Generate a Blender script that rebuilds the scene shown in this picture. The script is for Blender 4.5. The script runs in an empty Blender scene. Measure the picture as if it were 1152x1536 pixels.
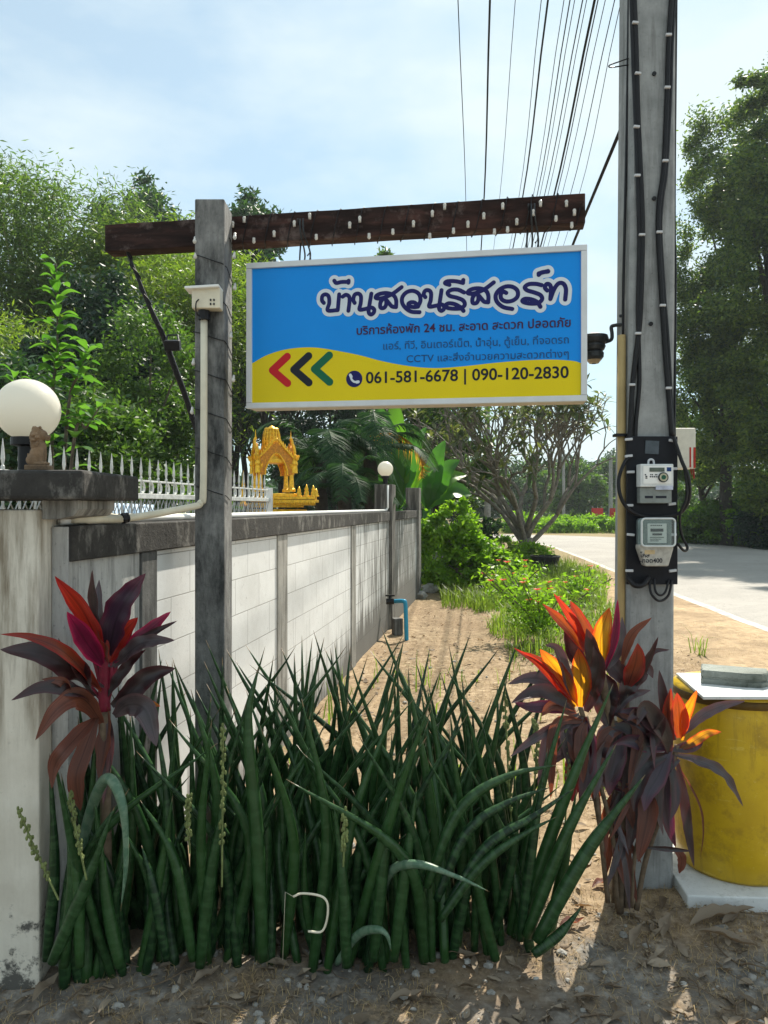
import bpy, math, random
import numpy as np
from mathutils import Vector, Matrix, noise

R = math.radians
scene = bpy.context.scene
COL = scene.collection
# ------------------------------------------------------------------ camera
F = 1110.0                      # focal length in pixels of the 1152 x 1536 frame
CX, HY, EYE = 576.0, 760.0, 1.65
cam_d = bpy.data.cameras.new('camera')
cam = bpy.data.objects.new('camera', cam_d); COL.objects.link(cam)
cam.location = (0, 0, EYE); cam.rotation_euler = (R(90), 0, 0)
cam_d.sensor_fit = 'VERTICAL'; cam_d.sensor_height = 36.0
cam_d.lens = 36.0 * F / 1536.0
cam_d.shift_y = (HY - 768.0) / 1536.0
cam_d.clip_start = 0.05; cam_d.clip_end = 2000
scene.camera = cam
# ------------------------------------------------------------------ light
SUN_AZ, SUN_EL = 24.0, 50.0
SKY_STRENGTH, SUN_STRENGTH, EXPOSURE = 0.078, 5.0, 0.86
sdir = Vector((math.sin(R(SUN_AZ)) * math.cos(R(SUN_EL)), math.cos(R(SUN_AZ)) * math.cos(R(SUN_EL)), math.sin(R(SUN_EL))))
sun_d = bpy.data.lights.new('sun', 'SUN'); sun_d.energy = SUN_STRENGTH; sun_d.angle = R(0.55); sun_d.color = (1.0, 0.93, 0.80)
sun = bpy.data.objects.new('sun', sun_d); COL.objects.link(sun)
sun.rotation_euler = sdir.to_track_quat('Z', 'Y').to_euler(); sun.location = (0, 0, 40)
world = bpy.data.worlds.new('World'); scene.world = world; world.use_nodes = True
wn, wl = world.node_tree.nodes, world.node_tree.links
wn.clear()
w_out = wn.new('ShaderNodeOutputWorld'); w_bg = wn.new('ShaderNodeBackground'); w_bg.inputs['Strength'].default_value = SKY_STRENGTH
sky = wn.new('ShaderNodeTexSky'); sky.sky_type = 'NISHITA'; sky.sun_disc = False
sky.sun_elevation = R(SUN_EL); sky.sun_rotation = R(SUN_AZ); sky.air_density = 1.0; sky.dust_density = 0.4; sky.ozone_density = 1.6
w_tc = wn.new('ShaderNodeTexCoord'); w_map = wn.new('ShaderNodeMapping'); w_map.inputs['Scale'].default_value = (1.6, 1.6, 4.0)
w_map.inputs['Location'].default_value = (0.35, 0.2, 0.1)
w_n = wn.new('ShaderNodeTexNoise'); w_n.inputs['Scale'].default_value = 1.7; w_n.inputs['Detail'].default_value = 7; w_n.inputs['Roughness'].default_value = 0.55
w_r = wn.new('ShaderNodeValToRGB'); w_r.color_ramp.elements[0].position = 0.36; w_r.color_ramp.elements[1].position = 0.62
w_r.color_ramp.elements[0].color = (0.48, 0.48, 0.48, 1); w_r.color_ramp.elements[1].color = (0.97, 0.97, 0.97, 1)
w_mix = wn.new('ShaderNodeMixRGB'); w_mix.inputs['Color2'].default_value = (6.3, 7.2, 7.4, 1)
wl.new(w_tc.outputs['Generated'], w_map.inputs[0]); wl.new(w_map.outputs[0], w_n.inputs['Vector']); wl.new(w_n.outputs['Fac'], w_r.inputs[0])
wl.new(w_r.outputs[0], w_mix.inputs['Fac']); w_t = wn.new('ShaderNodeMixRGB'); w_t.blend_type = 'MULTIPLY'; w_t.inputs['Fac'].default_value = 1.0; w_t.inputs['Color2'].default_value = (0.80, 1.12, 1.10, 1); wl.new(sky.outputs[0], w_t.inputs['Color1']); wl.new(w_t.outputs[0], w_mix.inputs['Color1']); wl.new(w_mix.outputs[0], w_bg.inputs['Color']); wl.new(w_bg.outputs[0], w_out.inputs['Surface'])
scene.view_settings.view_transform = 'Standard'; scene.view_settings.look = 'None'; scene.view_settings.exposure = EXPOSURE; scene.view_settings.gamma = 1.0
scene.cycles.use_denoising = True
scene.cycles.max_bounces = 8; scene.cycles.transparent_max_bounces = 8; scene.cycles.sample_clamp_indirect = 6.0

def P(px, py, Y):
    return Vector(((px - CX) / F * Y, Y, EYE + (HY - py) / F * Y))
def PG(px, py, z=0.0):
    return P(px, py, (EYE - z) * F / (py - HY))

# ------------------------------------------------------------------ materials
class NT:
    def __init__(s, name):
        s.m = bpy.data.materials.new(name); s.m.use_nodes = True
        s.n, s.l = s.m.node_tree.nodes, s.m.node_tree.links
        s.b = s.n['Principled BSDF']; s.out = s.n['Material Output']
        s.tc = s.n.new('ShaderNodeTexCoord')
    def link(s, a, b): s.l.new(a, b)
    def vec(s, scale=(1, 1, 1), src='Object'):
        m = s.n.new('ShaderNodeMapping'); m.inputs['Scale'].default_value = scale
        s.l.new(s.tc.outputs[src], m.inputs[0]); return m.outputs[0]
    def noise(s, scale, detail=5, rough=0.6, vec=None, dist=0.0):
        t = s.n.new('ShaderNodeTexNoise'); t.inputs['Scale'].default_value = scale; t.inputs['Detail'].default_value = detail
        t.inputs['Roughness'].default_value = rough; t.inputs['Distortion'].default_value = dist
        s.l.new(vec if vec is not None else s.vec(), t.inputs['Vector']); return t.outputs['Fac']
    def ramp(s, fac, stops):
        r = s.n.new('ShaderNodeValToRGB'); e = r.color_ramp.elements
        while len(e) < len(stops): e.new(0.5)
        for k, (p, c) in enumerate(stops):
            e[k].position = p; e[k].color = (c[0], c[1], c[2], 1) if not isinstance(c, (int, float)) else (c, c, c, 1)
        s.l.new(fac, r.inputs[0]); return r.outputs[0]
    def mix(s, fac, a, b, mode='MIX'):
        m = s.n.new('ShaderNodeMixRGB'); m.blend_type = mode
        for sock, v in (('Fac', fac), ('Color1', a), ('Color2', b)):
            if isinstance(v, (int, float)): m.inputs[sock].default_value = v if sock == 'Fac' else (v, v, v, 1)
            elif isinstance(v, (tuple, list)): m.inputs[sock].default_value = (v[0], v[1], v[2], 1)
            else: s.l.new(v, m.inputs[sock])
        return m.outputs[0]
    def math(s, op, a, b=0.0):
        m = s.n.new('ShaderNodeMath'); m.operation = op
        for k, v in enumerate((a, b)):
            if isinstance(v, (int, float)): m.inputs[k].default_value = v
            else: s.l.new(v, m.inputs[k])
        return m.outputs[0]
    def sep(s, src='UV'):
        x = s.n.new('ShaderNodeSeparateXYZ'); s.l.new(s.tc.outputs[src], x.inputs[0]); return x.outputs
    def color(s, c):
        if isinstance(c, (tuple, list)): s.b.inputs['Base Color'].default_value = (c[0], c[1], c[2], 1)
        else: s.l.new(c, s.b.inputs['Base Color'])
    def rough(s, r):
        if isinstance(r, (int, float)): s.b.inputs['Roughness'].default_value = r
        else: s.l.new(r, s.b.inputs['Roughness'])
    def bump(s, h, strength=0.3, dist=0.02):
        b = s.n.new('ShaderNodeBump'); b.inputs['Strength'].default_value = strength; b.inputs['Distance'].default_value = dist
        s.l.new(h, b.inputs['Height']); s.l.new(b.outputs[0], s.b.inputs['Normal'])

def simple(name, c, rough=0.5, metal=0.0, var=0.25, scale=30, bump=0.1, spec=0.22):
    t = NT(name); f = t.noise(scale, 6)
    t.color(t.ramp(f, [(0.3, tuple(x * (1 - var) for x in c)), (0.7, tuple(min(1, x * (1 + var)) for x in c))]))
    t.rough(rough); t.b.inputs['Metallic'].default_value = metal; t.b.inputs['Specular IOR Level'].default_value = spec
    if bump: t.bump(t.noise(scale * 2, 4), bump, 0.005)
    return t.m

def concrete(name, c1, c2, stain, amount=0.5, streak=True, scale=6, bump=0.5, sv=(14, 14, 1.3)):
    t = NT(name)
    base = t.ramp(t.noise(scale, 8, 0.65), [(0.3, c1), (0.7, c2)])
    v = t.vec(sv if streak else (5, 5, 5))
    s1 = t.ramp(t.noise(1.0, 7, 0.7, v), [(0.62 - 0.35 * amount, 0.0), (0.78 - 0.25 * amount, 1.0)])
    c = t.mix(s1, base, stain)
    sp = t.ramp(t.noise(60, 3, 0.6), [(0.60, 0.0), (0.72, 0.35)])
    c = t.mix(sp, c, tuple(x * 0.35 for x in stain))
    t.color(c); t.rough(0.9); t.bump(t.noise(45, 8, 0.7), bump, 0.006)
    return t.m

def leaf_mat(name, c1, c2, trans=0.45, rough=0.45, tcol=None, gloss=0.35):
    """leaf: diffuse front, light passing through from behind, colour differing from leaf to leaf"""
    t = NT(name)
    g = t.n.new('ShaderNodeNewGeometry')
    col = t.ramp(g.outputs['Random Per Island'], [(0.0, c1), (1.0, c2)])
    t.color(col); t.rough(rough); t.b.inputs['Specular IOR Level'].default_value = gloss
    tr = t.n.new('ShaderNodeBsdfTranslucent')
    if tcol is None: t.link(t.mix(1.0, col, (1.6, 1.75, 0.8), 'MULTIPLY'), tr.inputs['Color'])
    else: tr.inputs['Color'].default_value = (*tcol, 1)
    ms = t.n.new('ShaderNodeMixShader'); ms.inputs[0].default_value = trans
    t.link(t.b.outputs[0], ms.inputs[1]); t.link(tr.outputs[0], ms.inputs[2]); t.link(ms.outputs[0], t.out.inputs['Surface'])
    return t.m

def ti_leaf(name, body, edge, tbody, tedge, trans=0.5, rough=0.3, w=0.30):
    """long variegated leaf: paler veins, a coloured margin and a midrib; u runs across, v along"""
    t = NT(name)
    u, v, _ = t.sep('UV')
    d = t.math('ABSOLUTE', t.math('SUBTRACT', u, 0.5))
    em = t.ramp(t.math('ADD', d, t.math('MULTIPLY', t.math('SUBTRACT', t.noise(9, 3, 0.5, t.vec((14, 1.5, 1), 'UV')), 0.5), 0.35)), [(w, 0.0), (0.5, 1.0)])
    tipm = t.ramp(v, [(0.72, 0.0), (1.0, 0.8)])
    em = t.mix(1.0, em, tipm, 'LIGHTEN')
    vein = t.ramp(t.noise(1.0, 3, 0.5, t.vec((60, 2, 1), 'UV')), [(0.35, 0.55), (0.65, 1.25)])
    rib = t.ramp(d, [(0.0, 0.45), (0.045, 1.0)])
    c = t.mix(1.0, t.mix(1.0, t.mix(em, body, edge), vein, 'MULTIPLY'), rib, 'MULTIPLY')
    tc = t.mix(1.0, t.mix(1.0, t.mix(em, tbody, tedge), vein, 'MULTIPLY'), rib, 'MULTIPLY')
    t.color(c); t.rough(rough); t.b.inputs['Specular IOR Level'].default_value = 0.6
    tr = t.n.new('ShaderNodeBsdfTranslucent'); t.link(tc, tr.inputs['Color'])
    ms = t.n.new('ShaderNodeMixShader'); ms.inputs[0].default_value = trans
    t.link(t.b.outputs[0], ms.inputs[1]); t.link(tr.outputs[0], ms.inputs[2]); t.link(ms.outputs[0], t.out.inputs['Surface'])
    t.bump(t.noise(1.0, 3, 0.5, t.vec((50, 1.2, 1), 'UV')), 0.25, 0.004)
    return t.m

# ------------------------------------------------------------------ mesh building
def root_loc(o):
    v = Vector((0, 0, 0))
    while o is not None: v = v + o.location; o = o.parent
    return v

class MB:
    def __init__(s): s.v = []; s.f = []; s.uv = []
    def add(s, verts, faces, uvs=None):
        o = len(s.v); s.v += [tuple(v) for v in verts]; s.f += [tuple(i + o for i in f) for f in faces]
        s.uv += list(uvs) if uvs else [(0.0, 0.0)] * len(verts)
    def box(s, c, size, rz=0.0, rot=None):
        M = rot if rot is not None else Matrix.Rotation(rz, 3, 'Z')
        c = Vector(c); hx, hy, hz = (x / 2 for x in size)
        vs = [c + M @ Vector((sx * hx, sy * hy, sz * hz)) for sz in (-1, 1) for sy in (-1, 1) for sx in (-1, 1)]
        s.add(vs, [(0, 2, 3, 1), (4, 5, 7, 6), (0, 1, 5, 4), (2, 6, 7, 3), (0, 4, 6, 2), (1, 3, 7, 5)]); return s
    def tube(s, pts, r, n=8, cap=True):
        pts = [Vector(p) for p in pts]; m = len(pts)
        rs = [r] * m if isinstance(r, (int, float)) else list(r)
        t0 = (pts[1] - pts[0]).normalized()
        a = t0.orthogonal().normalized(); ln = 0.0
        vs, uv = [], []
        for i, p in enumerate(pts):
            t = (pts[min(i + 1, m - 1)] - pts[max(i - 1, 0)])
            t = t.normalized() if t.length > 1e-9 else t0
            a = (a - t * a.dot(t)); a = a.normalized() if a.length > 1e-9 else t.orthogonal().normalized()
            b = t.cross(a)
            if i: ln += (p - pts[i - 1]).length
            for k in range(n):
                an = 2 * math.pi * k / n
                vs.append(p + (a * math.cos(an) + b * math.sin(an)) * rs[i]); uv.append((k / n, ln))
        fs = [(i * n + k, i * n + (k + 1) % n, (i + 1) * n + (k + 1) % n, (i + 1) * n + k) for i in range(m - 1) for k in range(n)]
        if cap: fs += [tuple(reversed(range(n))), tuple((m - 1) * n + k for k in range(n))]
        s.add(vs, fs, uv); return s
    def lathe(s, prof, c, n=24, sx=1.0, sy=1.0, ax=None):
        c = Vector(c); vs, uv = [], []
        M = ax if ax is not None else Matrix.Identity(3)
        for j, (r, z) in enumerate(prof):
            for k in range(n):
                an = 2 * math.pi * k / n
                vs.append(c + M @ Vector((r * math.cos(an) * sx, r * math.sin(an) * sy, z))); uv.append((k / n, z))
        m = len(prof)
        fs = [(i * n + k, i * n + (k + 1) % n, (i + 1) * n + (k + 1) % n, (i + 1) * n + k) for i in range(m - 1) for k in range(n)]
        fs += [tuple(reversed(range(n))), tuple((m - 1) * n + k for k in range(n))]
        s.add(vs, fs, uv); return s
    def ell(s, c, rad, n=14, M=None):
        prof = []
        m = max(6, n // 2)
        for i in range(m + 1):
            a = -math.pi / 2 + math.pi * i / m; prof.append((max(math.cos(a), 1e-3), math.sin(a)))
        c = Vector(c); vs = []
        for (r, z) in prof:
            for k in range(n):
                an = 2 * math.pi * k / n; q = Vector((r * math.cos(an) * rad[0], r * math.sin(an) * rad[1], z * rad[2]))
                vs.append(c + (M @ q if M is not None else q))
        fs = [(i * n + k, i * n + (k + 1) % n, (i + 1) * n + (k + 1) % n, (i + 1) * n + k) for i in range(m) for k in range(n)]
        fs += [tuple(reversed(range(n))), tuple(m * n + k for k in range(n))]
        s.add(vs, fs); return s
    def prism(s, outline, o, u, v, depth):
        """outline (a, b) in the plane o + a u + b v, pushed back by the vector depth"""
        o, u, v, d = Vector(o), Vector(u), Vector(v), Vector(depth); n = len(outline)
        fr = [o + u * a + v * b for a, b in outline]; bk = [p + d for p in fr]
        fs = [tuple(range(n)), tuple(reversed(range(n, 2 * n)))] + [(k, n + k, n + (k + 1) % n, (k + 1) % n) for k in range(n)]
        s.add(fr + bk, fs); return s
    def blade(s, pts, width, up, fold=0.25, k=10, base=0.25, peak=0.45, wave=0.0, thick=None):
        """a lance-shaped leaf along pts; up hints which way its upper face looks"""
        pts = curve(pts, k); m = len(pts); up = Vector(up)
        ln = sum((pts[i + 1] - pts[i]).length for i in range(m - 1)); acc = 0.0
        vs, uv = [], []
        for i, p in enumerate(pts):
            if i: acc += (p - pts[i - 1]).length
            q = acc / ln
            t = (pts[min(i + 1, m - 1)] - pts[max(i - 1, 0)]).normalized()
            sd = t.cross(up); sd = sd.normalized() if sd.length > 1e-6 else t.orthogonal().normalized()
            nr = sd.cross(t)
            if q < peak: w = base + (1 - base) * math.sin(q / peak * math.pi / 2)
            else: w = math.cos((q - peak) / (1 - peak) * math.pi / 2) ** 0.8
            w *= width / 2 * (1 + 0.10 * noise.noise((q * 9, p.x * 30, p.z * 30))); wv = wave * math.sin(q * 17 + p.x * 40) * w
            for a in (-1, -0.5, 0, 0.5, 1):
                vs.append(p + sd * (w * a) + nr * (fold * w * abs(a) ** 1.2 + wv * a)); uv.append((a / 2 + 0.5, q))
        fs = [(i * 5 + j, i * 5 + j + 1, (i + 1) * 5 + j + 1, (i + 1) * 5 + j) for i in range(m - 1) for j in range(4)]
        s.add(vs, fs, uv); return s
    def build(s, name, mat, parent=None, smooth=False, bevel=0.0, uvf=None, origin=None):
        if not s.v: return None
        if parent is not None: L = root_loc(parent)
        elif origin is not None: L = Vector(origin)
        else:
            a = np.array(s.v); L = Vector(((a[:, 0].min() + a[:, 0].max()) / 2, (a[:, 1].min() + a[:, 1].max()) / 2, a[:, 2].min()))
        me = bpy.data.meshes.new(name)
        me.from_pydata([(x - L[0], y - L[1], z - L[2]) for x, y, z in s.v], [], s.f)
        uvl = me.uv_layers.new(name='UVMap')
        idx = np.zeros(len(me.loops), dtype=np.int32); me.loops.foreach_get('vertex_index', idx)
        src = np.array([uvf(v) for v in s.v] if uvf else s.uv, dtype=np.float32)
        uvl.data.foreach_set('uv', src[idx].ravel())
        if smooth: me.polygons.foreach_set('use_smooth', [True] * len(me.polygons))
        me.materials.append(mat); me.update()
        o = bpy.data.objects.new(name, me); COL.objects.link(o)
        if parent is not None: o.parent = parent
        else: o.location = L
        if bevel:
            b = o.modifiers.new('edge', 'BEVEL'); b.width = bevel; b.segments = 2; b.limit_method = 'ANGLE'; b.angle_limit = R(40)
        return o

def curve(pts, k=10):
    """smooth curve through the points"""
    pts = [Vector(p) for p in pts]
    if len(pts) == 2: return [pts[0].lerp(pts[1], i / k) for i in range(k + 1)]
    out = []; n = len(pts)
    for i in range(n - 1):
        p0 = pts[i - 1] if i else pts[0] * 2 - pts[1]; p1, p2 = pts[i], pts[i + 1]
        p3 = pts[i + 2] if i + 2 < n else pts[-1] * 2 - pts[-2]
        for j in range(k):
            t = j / k
            out.append(0.5 * ((2 * p1) + (p2 - p0) * t + (2 * p0 - 5 * p1 + 4 * p2 - p3) * t * t + (3 * p1 - p0 - 3 * p2 + p3) * t ** 3))
    out.append(pts[-1]); return out

def thing(name, label, cat, loc, group=None):
    o = bpy.data.objects.new(name, None); COL.objects.link(o); o.location = loc; o.empty_display_size = 0.1
    return tag(o, label, cat, group)
def tag(o, label, cat, group=None, kind=None):
    if label: o['label'] = label
    if cat: o['category'] = cat
    if group: o['group'] = group
    if kind: o['kind'] = kind
    return o

def np_mesh(name, verts, nside, mat, parent=None, smooth=False):
    """verts (N, nside, 3): N separate polygons in one mesh"""
    N = len(verts); L = np.array(root_loc(parent)) if parent is not None else np.zeros(3)
    me = bpy.data.meshes.new(name)
    me.vertices.add(N * nside); me.loops.add(N * nside); me.polygons.add(N)
    me.vertices.foreach_set('co', (verts - L).astype(np.float32).ravel())
    me.loops.foreach_set('vertex_index', np.arange(N * nside, dtype=np.int32))
    me.polygons.foreach_set('loop_start', np.arange(0, N * nside, nside, dtype=np.int32))
    me.materials.append(mat); me.update(calc_edges=True); me.validate()
    o = bpy.data.objects.new(name, me); COL.objects.link(o)
    if parent is not None: o.parent = parent
    return o

def leaf_quads(rng, pts, size, aspect=0.42, droop=0.0, flat=0.3, vary=0.5):
    """one diamond leaf at each point"""
    N = len(pts)
    a = rng.normal(size=(N, 3)); a[:, 2] = a[:, 2] * (1 - flat) - droop; a /= np.linalg.norm(a, axis=1)[:, None]
    h = rng.normal(size=(N, 3)); b = np.cross(a, h); b /= np.linalg.norm(b, axis=1)[:, None]
    n = np.cross(a, b)
    L = (size * (1 - vary / 2 + vary * rng.random(N)))[:, None]
    mid = pts + a * L * 0.45 - n * L * 0.05
    return np.stack([pts, mid + b * L * aspect / 2, pts + a * L, mid - b * L * aspect / 2], axis=1)

def crown_points(rng, blobs, n, clumps=40, cr=0.22, shell=0.5):
    """leaf positions gathered in clumps spread through the blobs (centre, radii)"""
    w = np.array([(r[0] * r[1] * r[2]) ** 0.667 for c, r in blobs]); w /= w.sum()
    out = []
    for (c, r), q in zip(blobs, w):
        k = max(4, int(clumps * q)); d = rng.normal(size=(k, 3)); d /= np.linalg.norm(d, axis=1)[:, None]
        rad = shell + (1 - shell) * rng.random(k) ** 0.6
        cc = np.array(c) + d * rad[:, None] * np.array(r)
        ww = rng.random(k) + 0.35; ww /= ww.sum()
        m = int(n * q); idx = rng.choice(k, m, p=ww)
        sg = (cr * (0.6 + 0.8 * rng.random(k)))[idx][:, None]
        out.append(cc[idx] + rng.normal(size=(m, 3)) * sg * np.array(r) * np.array([1, 1, 0.75]))
    return np.concatenate(out)

def tree(name, label, px, Y, blobs, n, size, lm, bm, trunk_r=0.15, clumps=60, cr=0.16, seed=1, group=None, aspect=0.42, droop=0.2, lean=0.0, shell=0.45, trunk_top=None, cat='tree', X=None, limbs=14):
    """blobs: (dx, dy, z, rx, ry, rz) in metres round the trunk's foot"""
    rng = np.random.default_rng(seed); rnd = random.Random(seed)
    x = (px - CX) / F * Y if X is None else X
    rt = thing(name, label, cat, (x, Y, 0), group)
    B = [((x + b[0], Y + b[1], b[2]), (b[3], b[4], b[5])) for b in blobs]
    pts = crown_points(rng, B, n, clumps, cr, shell)
    np_mesh('crown', leaf_quads(rng, pts, size, aspect, droop), 4, lm, rt)
    mb = MB(); zt = trunk_top or max(b[2] for b in blobs) * 0.9
    spine = [Vector((x + lean * q + rnd.uniform(-1, 1) * trunk_r * 0.8 * (q > 0), Y + rnd.uniform(-1, 1) * trunk_r * 0.8 * (q > 0), zt * q - (0.1 if q == 0 else 0))) for q in (0, .2, .4, .6, .8, 1)]
    sp = curve(spine, 5); mb.tube(sp, [trunk_r * (1.25 - 0.95 * (i / (len(sp) - 1))) for i in range(len(sp))], 9)
    sel = rng.choice(len(pts), limbs)
    for i in sel:
        e = Vector(pts[i]); q = min(0.95, max(0.25, (e.z / zt) * 0.62)); st = sp[int(q * (len(sp) - 1))]
        md = st.lerp(e, 0.5) + Vector((0, 0, (e - st).length * 0.10))
        mb.tube(curve([st, md, e], 5), [trunk_r * 0.42 * (1 - 0.8 * j / 10) for j in range(11)], 6)
    mb.build('trunk', bm, rt, smooth=True)
    return rt

# ------------------------------------------------------------------ palette
M = {}
M['soil'] = None
M['white_paint'] = simple('white paint', (0.78, 0.78, 0.76), 0.45, var=0.06, scale=8)
M['fence_paint'] = simple('worn fence paint', (0.56, 0.57, 0.55), 0.5, var=0.25, scale=20)
M['cream_plastic'] = simple('cream plastic', (0.66, 0.61, 0.48), 0.4, var=0.1, scale=12)
M['grey_plastic'] = simple('grey plastic', (0.60, 0.62, 0.62), 0.4, var=0.08)
M['beige_pipe'] = simple('beige pipe', (0.40, 0.29, 0.13), 0.5, var=0.15, scale=9)
M['black_rubber'] = simple('black rubber', (0.012, 0.012, 0.014), 0.45, var=0.2)
M['black_board'] = simple('black board', (0.007, 0.008, 0.012), 0.6, var=0.3)
M['dark_metal'] = simple('dark metal', (0.05, 0.055, 0.06), 0.5, 0.6, var=0.3)
M['grey_metal'] = simple('grey metal', (0.30, 0.31, 0.31), 0.45, 0.7, var=0.2)
M['clip'] = simple('white clip', (0.50, 0.51, 0.53), 0.35, var=0.05)
M['alu'] = simple('white frame', (0.62, 0.64, 0.66), 0.4, 0.0, var=0.08, scale=10)
M['beige_under'] = simple('beige sheet', (0.52, 0.47, 0.38), 0.6, var=0.12, scale=9)
M['blue_pvc'] = simple('blue pvc', (0.03, 0.28, 0.46), 0.4, var=0.12)
M['pale_blue'] = simple('pale blue sheet', (0.35, 0.48, 0.62), 0.5, var=0.15, scale=8)
M['bark'] = simple('bark', (0.10, 0.085, 0.065), 0.95, var=0.5, scale=14, bump=0.6)
M['dark_bark'] = simple('dark bark', (0.045, 0.04, 0.035), 0.95, var=0.5, scale=10, bump=0.6)
M['grey_bark'] = simple('grey bark', (0.17, 0.155, 0.13), 0.9, var=0.4, scale=12, bump=0.5)
M['bamboo_culm'] = simple('bamboo culm', (0.16, 0.18, 0.06), 0.6, var=0.3, scale=6)
M['gold'] = simple('gold paint', (0.72, 0.42, 0.03), 0.34, 0.55, var=0.35, scale=40, bump=0.15, spec=0.5)
M['gold_red'] = simple('orange gold panel', (0.50, 0.20, 0.012), 0.4, 0.3, var=0.4, scale=50, bump=0.2, spec=0.5)
M['lion'] = concrete('brown stone', (0.16, 0.10, 0.055), (0.30, 0.20, 0.12), (0.05, 0.032, 0.02), 0.5, False, 30)
M['sheet'] = None

M['sign_blue'] = simple('blue print', (0.0, 0.25, 0.76), 0.35, var=0.05, scale=3, bump=0.02)
M['sign_yellow'] = simple('yellow print', (0.72, 0.56, 0.0), 0.35, var=0.03, scale=3, bump=0.02)
M['navy'] = simple('navy print', (0.006, 0.006, 0.10), 0.35, var=0.05, bump=0)
M['maroon_ink'] = simple('maroon print', (0.045, 0.008, 0.045), 0.35, var=0.05, bump=0)
M['slate_ink'] = simple('slate print', (0.012, 0.05, 0.16), 0.35, var=0.05, bump=0)
M['black_ink'] = simple('black print', (0.008, 0.010, 0.02), 0.35, var=0.05, bump=0)
M['print_white'] = simple('white print', (0.62, 0.68, 0.74), 0.35, var=0.03, bump=0)
M['sign_red'] = simple('red print', (0.52, 0.006, 0.012), 0.35, var=0.05, bump=0)
M['sign_green'] = simple('green print', (0.003, 0.12, 0.055), 0.35, var=0.05, bump=0)

M['pole'] = concrete('pole concrete', (0.20, 0.21, 0.21), (0.34, 0.35, 0.35), (0.12, 0.12, 0.12), 0.35, True, 9, 0.35)
M['post'] = concrete('weathered post', (0.13, 0.13, 0.13), (0.28, 0.28, 0.27), (0.028, 0.03, 0.03), 0.60, True, 8, 0.7, (9, 9, 2.6))
M['cap'] = concrete('mouldy concrete', (0.016, 0.015, 0.014), (0.045, 0.042, 0.039), (0.24, 0.23, 0.21), 0.26, True, 14, 0.9, (9, 9, 5))
M['pilaster'] = concrete('dirty render', (0.27, 0.26, 0.24), (0.40, 0.39, 0.36), (0.09, 0.085, 0.075), 0.5, True, 7, 0.4)
M['far_pillar'] = concrete('grimy render', (0.20, 0.19, 0.175), (0.32, 0.31, 0.28), (0.045, 0.042, 0.038), 0.75, True, 7, 0.4)
M['dark_render'] = concrete('dark render', (0.10, 0.10, 0.10), (0.22, 0.22, 0.21), (0.03, 0.03, 0.03), 0.6, True, 7, 0.4)
M['block'] = concrete('grey paver', (0.15, 0.17, 0.15), (0.30, 0.32, 0.29), (0.06, 0.07, 0.055), 0.45, False, 20, 0.9)
M['slab'] = concrete('pale slab', (0.55, 0.57, 0.57), (0.70, 0.72, 0.72), (0.30, 0.30, 0.28), 0.3, False, 8, 0.2)
M['stone'] = concrete('pebble stone', (0.22, 0.21, 0.19), (0.42, 0.41, 0.38), (0.12, 0.11, 0.10), 0.4, False, 15, 0.5)

def gate_mat():
    t = NT('gate pillar render')
    base = t.ramp(t.noise(5, 8, 0.6), [(0.3, (0.56, 0.52, 0.44)), (0.7, (0.72, 0.685, 0.60))])
    st = t.ramp(t.noise(1.0, 7, 0.7, t.vec((12, 12, 1.2))), [(0.42, 0.0), (0.62, 1.0)])
    _, _, z = t.sep('Object')
    top = t.ramp(z, [(0.8, 0.16), (1.66, 0.95)])
    c = t.mix(t.mix(1.0, st, top, 'MULTIPLY'), base, (0.20, 0.165, 0.115))
    foot = t.ramp(t.math('ADD', t.math('MULTIPLY', z, 1.0), t.math('MULTIPLY', t.noise(7, 6, 0.75), 1.3)), [(0.70, 0.9), (0.80, 0.0)])
    c = t.mix(foot, c, (0.035, 0.035, 0.033))
    cr = t.ramp(t.noise(50, 3), [(0.62, 0.0), (0.75, 0.25)]); c = t.mix(cr, c, (0.18, 0.16, 0.13))
    t.color(c); t.rough(0.92); t.bump(t.noise(40, 8, 0.7), 0.35, 0.005); return t.m
M['gate'] = gate_mat()

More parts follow.
